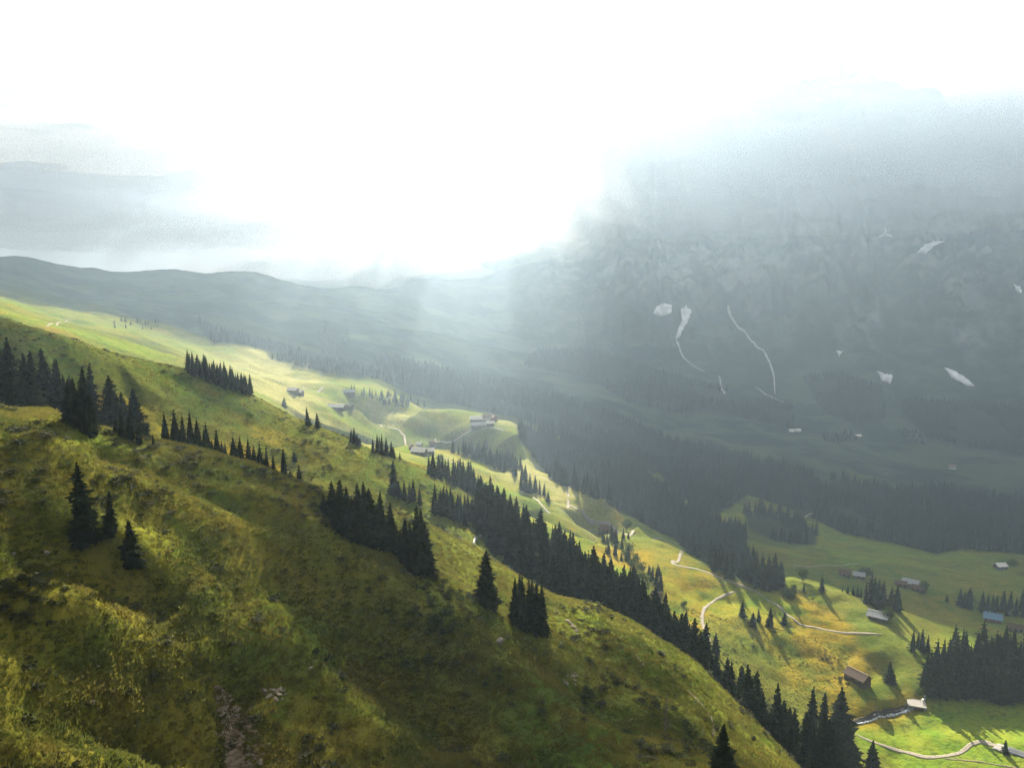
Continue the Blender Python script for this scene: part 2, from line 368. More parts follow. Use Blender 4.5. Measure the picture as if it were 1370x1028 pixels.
def ground_at(u, v):
    """where the sight line through (u, v) first meets the ground"""
    az, t = ray(u, v)
    az = float(az); t = float(t)
    i = int(np.clip(np.searchsorted(az_cols, az) - 1, 0, NA - 2))
    a = (az - az_cols[i]) / (az_cols[i + 1] - az_cols[i])
    prof = (GZ[i] * (1 - a) + GZ[i + 1] * a) / r_rows
    hit = np.nonzero((prof >= t) & (r_rows > 60))[0]
    if len(hit) == 0:
        j = int(np.argmax(prof[r_rows > 60])) + int(np.sum(r_rows <= 60)); r = r_rows[j]
    else:
        j = hit[0]
        p0, p1 = prof[j - 1], prof[j]
        r = r_rows[j - 1] + (r_rows[j] - r_rows[j - 1]) * ((t - p0) / (p1 - p0) if p1 > p0 else 1.0)
    x, y = r * math.sin(az), r * math.cos(az)
    return Vector((x, y, float(ground_z(x, y))))

def at_r(u, v, r):
    """ground point on the bearing of (u, v), r metres away (for feet hidden behind a rise)"""
    az, _ = ray(u, v); az = float(az)
    x, y = r * math.sin(az), r * math.cos(az)
    return Vector((x, y, float(ground_z(x, y))))

# rounded hollows and ribs along lines of the slope: (points (u, v), height in metres, half width in metres)
FEATURES = [
    ([(0, 728), (60, 735), (130, 758), (200, 790), (250, 830)], -2.6, 5.0),
    ([(20, 690), (110, 715), (190, 745), (250, 800), (300, 860), (330, 905)], 2.2, 5.5),
    ([(0, 800), (90, 812), (170, 850), (240, 905), (290, 930)], 2.0, 4.5),
    ([(0, 850), (60, 880), (150, 900)], -0.9, 3.0),
    ([(0, 945), (90, 968), (180, 982), (270, 1000), (330, 1010)], -3.0, 4.2),
    ([(0, 1000), (120, 1015), (200, 1030)], 1.2, 4.0),
    ([(300, 900), (310, 950), (325, 1027)], -2.4, 3.5),
    ([(370, 740), (430, 790), (480, 850), (560, 930), (640, 1000)], -3.4, 8.0),
    ([(380, 690), (480, 770), (560, 830), (650, 880), (760, 960), (850, 1027)], 2.2, 8.0),
    ([(330, 790), (420, 870), (470, 950), (520, 1020)], 1.4, 6.0),
    ([(740, 880), (790, 930), (850, 1000)], -2.0, 6.0),
    ([(780, 850), (850, 880), (930, 930), (1000, 1000)], 1.6, 6.0),
    ([(100, 590), (200, 625), (330, 680), (420, 720)], -1.4, 5.0),
    ([(0, 600), (100, 625), (200, 660), (330, 715)], 1.2, 6.0),
    ([(60, 480), (130, 500), (190, 520)], -3.5, 9.0),
    ([(0, 450), (100, 480), (200, 520), (330, 590), (400, 610)], 2.2, 12.0),
    ([(940, 930), (955, 970), (958, 1000)], -0.8, 2.5),
    ([(960, 820), (1040, 850), (1130, 880), (1170, 895)], 2.6, 9.0),
    ([(1120, 878), (1165, 888), (1200, 890)], -3.0, 8.0),
    ([(1080, 850), (1150, 870)], -1.5, 7.0),
    ([(640, 705), (660, 735), (685, 765)], -2.5, 5.0),
    ([(445, 556), (470, 572), (497, 588)], -50.0, 34.0),
    ([(535, 578), (580, 596), (625, 604)], -52.0, 38.0),
    ([(648, 592), (672, 598), (700, 606)], -44.0, 33.0),
    ([(500, 545), (560, 552), (610, 556)], 4.0, 14.0),
    ([(775, 672), (805, 685), (845, 702)], -24.0, 20.0),
    ([(690, 672), (740, 695), (800, 718)], -18.0, 15.0),
    ([(470, 540), (520, 546), (560, 556)], -42.0, 36.0),
    ([(880, 700), (905, 722)], 2.0, 8.0),
    ([(1130, 972), (1165, 964), (1200, 955), (1228, 945), (1238, 930)], -1.6, 3.2),
]
def carve(feats):
    add = np.zeros_like(GZ)
    for pts, amp, w in feats:
        P = np.array([ground_at(u, v)[:] for u, v in pts])
        rr = np.hypot(P[:, 0], P[:, 1]); lo, hi = rr.min() - 4 * w, rr.max() + 4 * w
        js = np.nonzero((r_rows > lo) & (r_rows < hi))[0]
        if len(js) < 2: continue
        sl = slice(js[0], js[-1] + 1)
        X, Y = GX[:, sl], GY[:, sl]
        best = np.full(X.shape, 1e9); along = np.zeros(X.shape)
        for k in range(len(P) - 1):
            a, b = P[k, :2], P[k + 1, :2]; ab = b - a
            t = np.clip(((X - a[0]) * ab[0] + (Y - a[1]) * ab[1]) / (ab @ ab), 0, 1)
            d = np.hypot(X - a[0] - t * ab[0], Y - a[1] - t * ab[1])
            along = np.where(d < best, (k + t) / (len(P) - 1), along)
            best = np.minimum(best, d)
        fade = sstep(0, 0.12, along) * (1 - sstep(0.88, 1.0, along)) * 0.8 + 0.2
        wob = 1 + 0.7 * fbm(X, Y, w * 2.5, 2, 91)
        add[:, sl] += (1.4 if rr.max() < 260 else 1.0) * amp * wob * fade * np.exp(-(best / (1.15 * w * (1 + 0.7 * fbm(X, Y, w * 3, 3, 55)))) ** 2)
    return add

# relief that the break lines leave out, from big swells down to tussocks
mount = sstep(2350, 2800, RR) * sstep(math.radians(-2), math.radians(4), AA)
rel = np.zeros_like(GZ)
for k, lam in enumerate((1.6, 3.2, 6.5, 13, 26, 52, 105, 210, 420, 840)):
    wgt = sstep(0.0035, 0.010, lam / RR) * (1 - sstep(0.10, 0.26, lam / RR))
    if wgt.max() <= 0: continue
    n = vnoise(GX / lam + 3.7 * k, GY / (lam * 0.8) + 1.3 * k, 20 + k)
    rid = 0.5 - np.abs(vnoise(GX / lam - 5.1 * k, GY / lam + 8.2 * k, 60 + k)) * 2
    amp = 0.11 if lam < 8 else (0.095 if lam < 60 else (0.09 if lam < 100 else 0.15))
    rel += wgt * lam * (amp * n * (1 - mount) + (0.20 if lam < 150 else 0.12) * rid * mount)
GZ += carve(FEATURES) + rel
# trodden terraces along the contour lines of the near slopes
hc = GZ / 1.25 + 2.2 * fbm(GX, GY, 30, 3, 81)
stepm = sstep(-0.12, 0.22, fbm(GX, GY, 34, 3, 82)) * (1 - sstep(255, 330, RR)) * sstep(70, 100, RR)
GZ += 0.36 * stepm * (np.abs((hc % 1.0) - 0.5) * 2 - 0.5) * (0.6 + fbm(GX, GY, 7, 2, 85))
hc2 = GZ / 3.2 + 2.0 * fbm(GX, GY, 70, 3, 86)
GZ += 0.75 * sstep(-0.1, 0.25, fbm(GX, GY, 90, 3, 87)) * sstep(280, 340, RR) * (1 - sstep(800, 1100, RR)) * (np.abs((hc2 % 1.0) - 0.5) * 2 - 0.5)
# gullies and buttresses down the rock wall, ledges across it
gul = np.abs(vnoise(AA * 34 + 2.0 * vnoise(AA * 20, RR / 500, 5), RR / 2600, 71)) + 0.6 * np.abs(vnoise(AA * 85, RR / 1500, 72))
led = vnoise(AA * 3, GZ / 70.0, 73) + 0.5 * vnoise(AA * 9, GZ / 28.0, 74)
wallm = sstep(2500, 2900, RR) * (1 - sstep(3950, 4060, RR)) * sstep(math.radians(0), math.radians(7), AA)
dg = AA * 26 + GZ / 520.0
gul2 = np.abs(vnoise(dg + 1.5 * vnoise(AA * 14, RR / 420, 75), RR / 1800, 76)) + 0.5 * np.abs(vnoise(dg * 2.7, RR / 900 + 3, 77))
GZ += wallm * (gul * 60 + gul2 * 120 + led * 12 - 45)
GZ = np.maximum(GZ, -480)

# ground cover, by place
def poly_mask(P, soft=6.0):
    """1 inside a polygon of ground points"""
    P = np.array([p[:2] for p in P]); inside = np.zeros(GX.shape, bool)
    n = len(P)
    for k in range(n):
        x1, y1 = P[k]; x2, y2 = P[(k + 1) % n]
        cond = ((y1 > GY) != (y2 > GY)) & (GX < (x2 - x1) * (GY - y1) / (y2 - y1 + 1e-12) + x1)
        inside ^= cond
    return inside.astype(np.float32)

def blur(m, n=2):
    for _ in range(n):
        m = (m + np.roll(m, 1, 0) + np.roll(m, -1, 0)) / 3
        m = (m + np.roll(m, 1, 1) + np.roll(m, -1, 1)) / 3
    return m

def gpoly(uv): return [ground_at(u, v) for u, v in uv]
lush = blur(poly_mask([at_r(1140, 975, 372), at_r(1200, 955, 392), at_r(1240, 942, 412), at_r(1300, 930, 432), at_r(1450, 930, 450), at_r(1450, 1028, 330), at_r(1250, 1028, 355), at_r(1150, 1000, 362)]), 4)
lush = np.maximum(lush, 0.55 * sstep(0.02, 0.16, fbm(GX, GY, 60, 3, 41)) * sstep(400, 480, RR) * (1 - sstep(900, 1300, RR)))
gold = sstep(0.0, 0.3, fbm(GX, GY, 70, 3, 42)) * (1 - 0.7 * sstep(480, 900, RR)) * (0.38 + 0.85 * sstep(210, 320, RR))
gold = np.maximum(gold, 0.95 * np.exp(-((GX - at_r(930, 790, 470).x) / 38) ** 2 - ((GY - at_r(930, 790, 470).y) / 55) ** 2))
dry = sstep(430, 620, RR) * (1 - sstep(1250, 1600, RR)) * sstep(math.radians(10), math.radians(3), AA) * sstep(math.radians(-25), math.radians(-16), AA) * sstep(-0.35, 0.1, fbm(GX, GY, 140, 3, 47))
far = sstep(1150, 1700, RR)
scrub = sstep(0.10, 0.5, fbm(GX, GY, 26, 5, 43)) * (1 - sstep(400, 460, RR)) * 0.4
scrub = np.maximum(scrub, 0.7 * sstep(0.12, 0.3, fbm(GX, GY, 120, 4, 44)) * sstep(600, 900, RR))
gx, gz_r = np.gradient(GZ, axis=1) / np.gradient(RR, axis=1), 0
slope_r = np.abs(gx)
hum = fbm(GX, GY, 420, 5, 45) * 0.5
rock = 0.5 * sstep(0.55, 0.9, slope_r + hum * 1.3) * mount * sstep(-200, 60, GZ + hum * 420)
rock = np.maximum(rock, 0.55 * mount * sstep(250, 560, GZ + hum * 420))
FAR_WOODS = [   # (polygon of feet, how many, heights)
    ([(262, 428), (300, 441), (345, 455), (380, 460), (420, 475), (500, 490), (505, 504), (440, 492), (370, 476), (330, 462), (275, 450)], 330, (9, 14)),
    ([(283, 446), (306, 446), (306, 460), (282, 460)], 26, (12, 17)),
    ([(355, 470), (400, 480), (500, 497), (510, 508), (440, 500), (360, 480)], 160, (9, 14)),
    ([(430, 430), (470, 440), (460, 470), (440, 480), (425, 460)], 60, (9, 14)),
    ([(500, 478), (560, 486), (640, 505), (720, 525), (830, 560), (900, 590), (1000, 612), (1000, 645), (900, 628), (850, 640), (760, 590), (700, 562), (640, 548), (560, 530), (512, 510)], 3000, (13, 20)),
    ([(690, 574), (760, 592), (850, 632), (905, 668), (960, 702), (1000, 722), (985, 765), (930, 735), (880, 712), (840, 690), (800, 668), (740, 645), (706, 600)], 1100, (15, 21)),
    ([(930, 612), (1030, 622), (1100, 640), (1200, 662), (1290, 655), (1370, 668), (1400, 745), (1290, 735), (1250, 742), (1200, 728), (1130, 715), (1080, 690), (1000, 662), (960, 690), (900, 660), (880, 628)], 4200, (15, 23)),
    ([(780, 468), (860, 490), (960, 520), (1060, 545), (1062, 575), (960, 552), (900, 552), (840, 540), (790, 505), (700, 490), (720, 468)], 2200, (13, 20)),
    ([(1075, 505), (1120, 500), (1180, 520), (1185, 560), (1150, 570), (1100, 550)], 900, (13, 20)),
    ([(1190, 535), (1260, 540), (1390, 545), (1390, 612), (1300, 600), (1240, 585)], 1800, (13, 20)),
    ([(600, 606), (650, 600), (695, 625), (706, 645), (640, 618)], 70, (10, 15)),
    ([(995, 684), (1050, 690), (1094, 715), (1092, 730), (1040, 728), (1000, 706)], 60, (15, 21)),
    ([(470, 524), (540, 532), (570, 545), (520, 545), (475, 538)], 50, (8, 12)),
    ([(1200, 575), (1230, 580), (1240, 600), (1210, 598)], 30, (10, 15)),
    ([(1100, 582), (1140, 580), (1150, 592), (1105, 594)], 40, (10, 15)),
    ([(150, 430), (215, 430), (215, 442), (150, 440)], 18, (5, 8)),
]
def in_poly(P, u, v):
    ins = np.zeros(u.shape, bool)
    for k in range(len(P)):
        (x1, y1), (x2, y2) = P[k], P[(k + 1) % len(P)]
        if y1 == y2: continue
        ins ^= ((y1 > v) != (y2 > v)) & (u < (x2 - x1) * (v - y1) / (y2 - y1) + x1)
    return ins
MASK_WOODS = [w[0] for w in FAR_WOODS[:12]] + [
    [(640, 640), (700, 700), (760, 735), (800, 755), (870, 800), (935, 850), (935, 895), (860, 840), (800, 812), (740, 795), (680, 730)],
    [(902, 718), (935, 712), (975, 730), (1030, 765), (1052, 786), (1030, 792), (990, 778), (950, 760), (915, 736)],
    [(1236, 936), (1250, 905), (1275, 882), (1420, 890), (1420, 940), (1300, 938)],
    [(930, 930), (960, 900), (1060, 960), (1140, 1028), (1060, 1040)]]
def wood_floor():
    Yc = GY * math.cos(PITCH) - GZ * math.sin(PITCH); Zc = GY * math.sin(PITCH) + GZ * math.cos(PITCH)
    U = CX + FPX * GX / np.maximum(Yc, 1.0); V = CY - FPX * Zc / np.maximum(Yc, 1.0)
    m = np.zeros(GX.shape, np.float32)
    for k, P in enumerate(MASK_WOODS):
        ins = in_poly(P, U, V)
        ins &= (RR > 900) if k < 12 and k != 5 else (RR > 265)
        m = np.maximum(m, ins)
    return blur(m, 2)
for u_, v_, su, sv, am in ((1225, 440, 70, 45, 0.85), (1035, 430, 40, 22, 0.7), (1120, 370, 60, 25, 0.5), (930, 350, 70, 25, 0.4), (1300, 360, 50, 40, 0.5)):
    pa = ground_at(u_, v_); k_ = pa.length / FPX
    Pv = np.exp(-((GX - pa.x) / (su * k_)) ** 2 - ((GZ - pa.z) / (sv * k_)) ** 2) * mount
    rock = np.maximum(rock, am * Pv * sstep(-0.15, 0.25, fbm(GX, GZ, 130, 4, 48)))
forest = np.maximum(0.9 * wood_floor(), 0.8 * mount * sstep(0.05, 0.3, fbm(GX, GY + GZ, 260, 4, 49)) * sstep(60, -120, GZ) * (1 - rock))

def build_ground(mat):
    v = np.stack([GX, GY, GZ], -1).reshape(-1, 3)
    i = np.arange(NA - 1)[:, None]; j = np.arange(NR - 1)[None, :]
    a = i * NR + j
    f = np.stack([a, a + NR, a + NR + 1, a + 1], -1).reshape(-1, 4)
    f = f[:, ::-1]
    f = f[:, [0, 1, 2, 3]]
    me = mesh_np('ground', v, f, True)
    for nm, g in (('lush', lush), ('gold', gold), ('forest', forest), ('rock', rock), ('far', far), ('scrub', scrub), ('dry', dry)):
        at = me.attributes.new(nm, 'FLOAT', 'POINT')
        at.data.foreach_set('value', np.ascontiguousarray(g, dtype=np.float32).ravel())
    o = link('ground', me, None, mat)
    tag(o, kind='structure')
    return o

M_GROUND = terrain_mat()
build_ground(M_GROUND)

# ------------------------------------------------------------------ air, clouds
def box_mesh(name, x0, x1, y0, y1, z0, z1):
    v = [(x, y, z) for z in (z0, z1) for y in (y0, y1) for x in (x0, x1)]
    f = [(0, 2, 3, 1), (4, 5, 7, 6), (0, 1, 5, 4), (1, 3, 7, 5), (3, 2, 6, 7), (2, 0, 4, 6)]
    me = bpy.data.meshes.new(name); me.from_pydata(v, [], f); me.update()
    return me
HAZE_TOP = 1110.0
m_haze = bpy.data.materials.new('haze_air'); m_haze.use_nodes = True
nt = m_haze.node_tree; nt.nodes.clear()
pv = nt.nodes.new('ShaderNodeVolumePrincipled'); mo = nt.nodes.new('ShaderNodeOutputMaterial')
pv.inputs['Color'].default_value = (0.57, 0.765, 1.0, 1)
pv.inputs['Density'].default_value = HAZE_DENSITY
pv.inputs['Anisotropy'].default_value = HAZE_G
nt.links.new(pv.outputs[0], mo.inputs['Volume'])
hz = link('haze', box_mesh('haze', -6400, 6400, -60, 8060, float(GZ.min()) - 1.5, HAZE_TOP), None, m_haze)
tag(hz, kind='stuff')

def cloud_mat():
    m = bpy.data.materials.new('cloud_white'); m.use_nodes = True
    nt = m.node_tree; nt.nodes.clear()
    out = nt.nodes.new('ShaderNodeOutputMaterial'); d = nt.nodes.new('ShaderNodeBsdfDiffuse'); t = nt.nodes.new('ShaderNodeBsdfTranslucent')
    mx = nt.nodes.new('ShaderNodeMixShader'); mx.inputs[0].default_value = 0.75
    d.inputs['Color'].default_value = (0.95, 0.95, 0.95, 1); t.inputs['Color'].default_value = (0.53, 0.52, 0.51, 1)
    nt.links.new(d.outputs[0], mx.inputs[1]); nt.links.new(t.outputs[0], mx.inputs[2]); nt.links.new(mx.outputs[0], out.inputs['Surface'])
    return m
M_CLOUD = cloud_mat()

def cloud_layer(x0, x1, y0, y1, step, cover, base, thick, seed):
    """a billowing layer of cloud; cover(X, Y) > 0 where there is cloud, in cloud coordinates"""
    xs = np.arange(x0, x1 + 1, step); ys = np.arange(y0, y1 + 1, step)
    X, Y = np.meshgrid(xs, ys, indexing='ij')
    c = np.clip(cover(X, Y), 0, 1)
    nb = sum(np.roll(np.roll(c, a_, 0), b_, 1) > 0 for a_ in (-2, 0, 2) for b_ in (-2, 0, 2)); c = np.where(nb < 4, 0, c)
    bump = 0.55 + 0.9 * np.abs(fbm(X, Y, 420, 5, seed))
    h = thick * np.sqrt(c) * bump
    top = base + 40 + h; bot = base + 40 - 0.16 * h * (0.6 + fbm(X, Y, 300, 4, seed + 9))
    inside = c > 0.0005
    keep = inside[:-1, :-1] | inside[1:, :-1] | inside[:-1, 1:] | inside[1:, 1:]
    n1 = len(ys); n = X.size
    i, j = np.nonzero(keep)
    a = i * n1 + j
    ft = np.stack([a, a + n1, a + n1 + 1, a + 1], -1)
    fb = ft[:, ::-1] + n
    v = np.concatenate([np.stack([X, Y, top], -1).reshape(-1, 3), np.stack([X, Y, bot], -1).reshape(-1, 3)])
    f = np.concatenate([ft, fb])
    used = np.unique(f); remap = np.full(len(v), -1, np.int32); remap[used] = np.arange(len(used))
    o = link('clouds', mesh_np('clouds', v[used], remap[f], True), None, M_CLOUD)
    return tag(o, kind='stuff')

CLOUD_BASE = HAZE_TOP + 60.0
LIFT = (CLOUD_BASE + 200.0) / math.tan(SUN_EL)          # how far behind its cloud a shadow in the valley falls
def deck_cover(X, Y):
    y = Y - LIFT
    edge = np.interp(X, [-2500, -900, -600, -430, -300, -120, -40, 40, 95, 150, 230, 400, 1500, 2500], [700, 720, 860, 1080, 1260, 1340, 1160, 930, 740, 580, 545, 560, 640, 700])
    n = fbm(X, Y, 300, 5, 31)
    return np.minimum((y - edge) / 260, 1.0) + 0.30 * n * sstep(0, 400, np.abs(y - edge)) + 0.10 * fbm(X, Y, 60, 3, 34) - 0.9 * sstep(0.12, 0.42, fbm(X, Y, 900, 4, 32)) * sstep(1900, 2600, y) - 1.5 * sstep(7600, 9800, 0.5 * np.abs(X) + 0.95 * y + 1300 * fbm(X, Y, 2200, 2, 39)) - 3.5 * sstep(1250, 1080, np.abs(X - 100)) * sstep(1500, 1380, np.abs(y - 2700)) - 1.0 * np.exp(-((X + 950) / 520) ** 2 - ((y - 1850) / 420) ** 2) * np.maximum(0, 1 + 3.0 * fbm(X, Y, 140, 2, 38)) - 1.5 * np.exp(-((X + 430) / 330) ** 2 - ((y - 2130) / 260) ** 2) * (1 + 1.5 * fbm(X, Y, 140, 3, 36)) - 0.5 * np.exp(-((X - 1750) / 800) ** 2 - ((y - 3000) / 650) ** 2) * np.maximum(0, 1 + 4.0 * fbm(X, Y, 115, 2, 40))
if USE_CLOUDS:
    cloud_layer(-8600, 8600, LIFT + 300, 11800, 36, deck_cover, CLOUD_BASE, 110, 200)
def thin_cover(X, Y):
    y = Y - LIFT            # broken cloud where the sun comes through over the ridge
    f = 0.80 * np.exp(-((X - 0.10 * (y - 2700) + 20) / 640) ** 2 - ((y - 2700) / 850) ** 2)
    e = np.minimum(sstep(1500, 1330, np.abs(X - 100)), sstep(1720, 1560, np.abs(y - 2700)))
    return np.clip(4.0 * fbm(X, Y, 46, 2, 35) + 1.4 - 3.0 * f, -1, 1) - 3 * (1 - e)
if USE_CLOUDS:
    cloud_layer(-1420, 1620, LIFT + 960, LIFT + 4440, 15, thin_cover, CLOUD_BASE - 25, 22, 320)
def shade_cloud_cover(X, Y):  # broken cloud above the frame, added to thin the sunlight on the near slopes
    y = Y - LIFT + 200
    n = fbm(X, Y, 34, 3, 37)
    lim = np.interp(X, [-500, -200, -60, 60, 110, 160], [450, 440, 400, 285, 250, 180])
    e = np.clip(np.minimum(np.minimum((lim - y) / 60, (y + 260) / 80), np.minimum((X + 620) / 80, (150 - X) / 40)), -1, 1)
    return np.clip(1.8 * (n + NEAR_BIAS + 0.16 * sstep(230, 320, y - 200 + 0.25 * X + 100)), -0.2, 1) + (e - 1) * 0.8
if USE_SHADE_CLOUD:
    cloud_layer(-720, 260, LIFT - 560, LIFT + 300, 6, shade_cloud_cover, CLOUD_BASE, 24, 300)

def mist(name, bearing, dist, z, sx, sy, sz, dens, seed):
    """a lens of thin cloud hanging on the mountainside"""
    bm = bmesh.new(); bmesh.ops.create_icosphere(bm, subdivisions=4, radius=1.0)
    co = np.array([v.co[:] for v in bm.verts])
    k = 1 + 0.55 * fbm(co[:, 0] * 3 + co[:, 2] * 2, co[:, 1] * 3 - co[:, 2], 1.0, 4, seed)
    for v, q in zip(bm.verts, k): v.co *= float(q)
    m = bpy.data.materials.new('mist'); m.use_nodes = True; nt = m.node_tree; nt.nodes.clear()
    p = nt.nodes.new('ShaderNodeVolumePrincipled'); mo = nt.nodes.new('ShaderNodeOutputMaterial')
    p.inputs['Color'].default_value = (0.97, 0.98, 1.0, 1); p.inputs['Density'].default_value = dens; p.inputs['Anisotropy'].default_value = 0.15
    nt.links.new(p.outputs[0], mo.inputs['Volume'])
    o = link(name, bm_mesh(name, bm), None, m)
    a = math.radians(bearing); o.location = (dist * math.sin(a), dist * math.cos(a), z); o.scale = (sx, sy, sz); o.rotation_euler = (0, 0, -a)
    return tag(o, kind='stuff')
def bm_mesh(name, bm):
    bmesh.ops.recalc_face_normals(bm, faces=bm.faces)
    me = bpy.data.meshes.new(name); bm.to_mesh(me); bm.free()
    return me
for k, b in enumerate(MIST):
    mist('mist', *b, 500 + k)

# ------------------------------------------------------------------ trees
def crown_mesh(name, seed, layers, per, width, low=0.05, twigs=True, core=True):
    """a spruce crown of unit height: whorls of drooping sprays"""
    rs = random.Random(seed); V, F = [], []
    for i in range(layers):
        t = i / (layers - 1)
        z = low + (0.985 - low) * (1 - (1 - t) ** 1.08) 
        R = width * ((1 - z) ** 0.82) * min(1.0, 0.72 + (z - low) * 3.0) + 0.006
        k = max(4, int(per * (0.55 + 0.45 * (1 - t))))
        ph = rs.random() * 6.28
        for q in range(k):
            a = ph + 6.283 * q / k + rs.uniform(-0.25, 0.25)
            r = R * rs.uniform(0.50, 1.15) * (1.30 if rs.random() < 0.15 else 1.0)
            zz = z + rs.uniform(-0.012, 0.012)
            droop = r * (0.55 - 0.55 * t) * rs.uniform(0.7, 1.3)
            w = r * rs.uniform(0.26, 0.40) + 0.004
            ca, sa = math.cos(a), math.sin(a)
            def pt(d, s, dz): return (ca * d - sa * s, sa * d + ca * s, zz + dz)
            b = len(V)
            V.extend([pt(0.0, 0, 0.014), pt(0.55 * r, 0, -droop * 0.42 + 0.010), pt(r, 0, -droop + 0.012 * (1 - t)), pt(0.50 * r, w, -droop * 0.5 - 0.022), pt(0.46 * r, -w, -droop * 0.5 - 0.022)])
            F.extend([(b, b + 1, b + 3), (b, b + 4, b + 1), (b + 3, b + 1, b + 2), (b + 4, b + 2, b + 1)])
            if twigs:
                b = len(V); d0 = rs.uniform(0.5, 0.8)
                V.extend([pt(d0 * r - 0.10 * r, 0, -droop * d0), pt(d0 * r + 0.13 * r, 0.3 * w, -droop * d0), pt(d0 * r, rs.uniform(-0.5, 0.5) * w, -droop * d0 - 0.035 - 0.2 * r)])
                F.append((b, b + 1, b + 2))
    if core:
        b = len(V); n = 7
        for (zr, rr) in ((low + 0.02, width * 0.45), (0.45, width * 0.30), (0.80, width * 0.10)):
            for q in range(n):
                V.append((rr * math.cos(6.283 * q / n), rr * math.sin(6.283 * q / n), zr))
        V.append((0, 0, 1.0))
        for s in range(2):
            for q in range(n):
                F.append((b + s * n + q, b + s * n + (q + 1) % n, b + (s + 1) * n + (q + 1) % n)); F.append((b + s * n + q, b + (s + 1) * n + (q + 1) % n, b + (s + 1) * n + q))
        for q in range(n):
            F.append((b + 2 * n + q, b + 2 * n + (q + 1) % n, b + 3 * n))
    else:
        b = len(V); V.extend([(0.006, 0, 0.8), (-0.006, 0.006, 0.8), (-0.004, -0.006, 0.8), (0, 0, 1.0)]); F.extend([(b, b + 1, b + 3), (b + 1, b + 2, b + 3), (b + 2, b, b + 3)])
    me = bpy.data.meshes.new(name); me.from_pydata(V, [], F); me.update()
    return me

def tube(bm, p0, p1, r0, r1, n=6):
    p0, p1 = Vector(p0), Vector(p1); d = (p1 - p0).normalized()
    u = d.orthogonal().normalized(); w = d.cross(u)
    a = [bm.verts.new(p0 + (u * math.cos(6.283 * k / n) + w * math.sin(6.283 * k / n)) * r0) for k in range(n)]
    b = [bm.verts.new(p1 + (u * math.cos(6.283 * k / n) + w * math.sin(6.283 * k / n)) * r1) for k in range(n)]
    for k in range(n):
        bm.faces.new((a[k], a[(k + 1) % n], b[(k + 1) % n], b[k]))
    bm.faces.new(a[::-1]); bm.faces.new(b)

def bm_mesh(name, bm):
    bmesh.ops.recalc_face_normals(bm, faces=bm.faces)
    me = bpy.data.meshes.new(name); bm.to_mesh(me); bm.free()
    return me

def foliage_mat(name, dark, light, trans=0.0):
    m, nt, b = new_mat(name)
    oi = N(nt, 'ShaderNodeObjectInfo'); geo = N(nt, 'ShaderNodeNewGeometry')
    f = noise(nt, geo.outputs['Position'], 0.9, 3, 0.6)
    c = mix(nt, ramp(nt, f, 0.35, 0.68), dark, light)
    c = mix(nt, math_n(nt, 'MULTIPLY', oi.outputs['Random'], 0.45), c, tuple(x * 0.55 for x in dark))
    nt.links.new(c, b.inputs['Base Color']); b.inputs['Roughness'].default_value = 1.0; b.inputs['Specular IOR Level'].default_value = 0.0
    if trans:
        tr = N(nt, 'ShaderNodeBsdfTranslucent'); nt.links.new(c, tr.inputs['Color'])
        mx = N(nt, 'ShaderNodeMixShader'); mx.inputs[0].default_value = trans
        nt.links.new(b.outputs[0], mx.inputs[1]); nt.links.new(tr.outputs[0], mx.inputs[2])
        nt.links.new(mx.outputs[0], nt.nodes['Material Output'].inputs['Surface'])
    return m
M_NEEDLE = foliage_mat('spruce_needles', (0.011, 0.016, 0.009), (0.028, 0.034, 0.015), 0.08)
M_LEAF = foliage_mat('broad_leaves', (0.035, 0.055, 0.015), (0.075, 0.100, 0.025), 0.35)
M_BARK = simple_mat('bark', (0.06, 0.045, 0.035), 0.3, 3.0)
M_DEADWOOD = simple_mat('dead_wood', (0.13, 0.105, 0.085), 0.3, 3.0)

CROWNS = [crown_mesh('spruce_crown', 100 + k, 21 + (k % 4) * 2, 11, (0.19, 0.165, 0.215, 0.15, 0.235, 0.20, 0.175, 0.25)[k], low=(0.04, 0.07, 0.03, 0.10, 0.04, 0.06, 0.03, 0.05)[k]) for k in range(8)]
CROWNS_MID = [crown_mesh('spruce_crown_small', 200 + k, 15, 9, (0.22, 0.26, 0.19, 0.24)[k], twigs=False) for k in range(4)]
CROWNS_FAR = [crown_mesh('spruce_crown_far', 300 + k, 9, 6, (0.24, 0.29, 0.20)[k], twigs=False, core=True) for k in range(3)]
for me in CROWNS + CROWNS_MID + CROWNS_FAR: me.materials.append(M_NEEDLE)
bm = bmesh.new(); tube(bm, (0, 0, -0.10), (0, 0, 0.55), 0.020, 0.008, 7); TRUNK = bm_mesh('spruce_trunk', bm); TRUNK.materials.append(M_BARK)

trees = []          # (place, height, label, group, single)
def T(p, h, label, group=None):
    trees.append((p, h, label, group))
def hpx(p, px):     # metres for a height in photograph pixels at that place
    depth = p.y * math.cos(PITCH) - p.z * math.sin(PITCH)
    return px * depth / FPX / 0.96

def cluster(spots, label, group):
    for u, v, px in spots:
        p = ground_at(u, v); T(p, hpx(p, px), label, group)
        if random.random() < 0.75:
            a_ = random.uniform(0, 6.28); d_ = random.uniform(1.6, 4.2); x_, y_ = p.x + d_ * math.cos(a_), p.y + d_ * math.sin(a_)
            T(Vector((x_, y_, float(ground_z(x_, y_)))), hpx(p, px) * random.uniform(0.45, 0.85), label, group)

def wood(us, r0s, r1s, n, hm, label, group, gap=3.2, seed=1):
    """n spruces between two distances, along a bearing range read at photograph columns us"""
    rs = random.Random(seed); got = []
    for _ in range(n * 30):
        if len(got) >= n: break
        u = rs.uniform(us[0], us[-1]); r = rs.uniform(np.interp(u, us, r0s), np.interp(u, us, r1s))
        p = at_r(u, 600, r)
        if all((p - q).length > gap for q in got):
            got.append(p); T(p, rs.uniform(*hm) * (0.6 if rs.random() < 0.12 else 1.0), label, group)

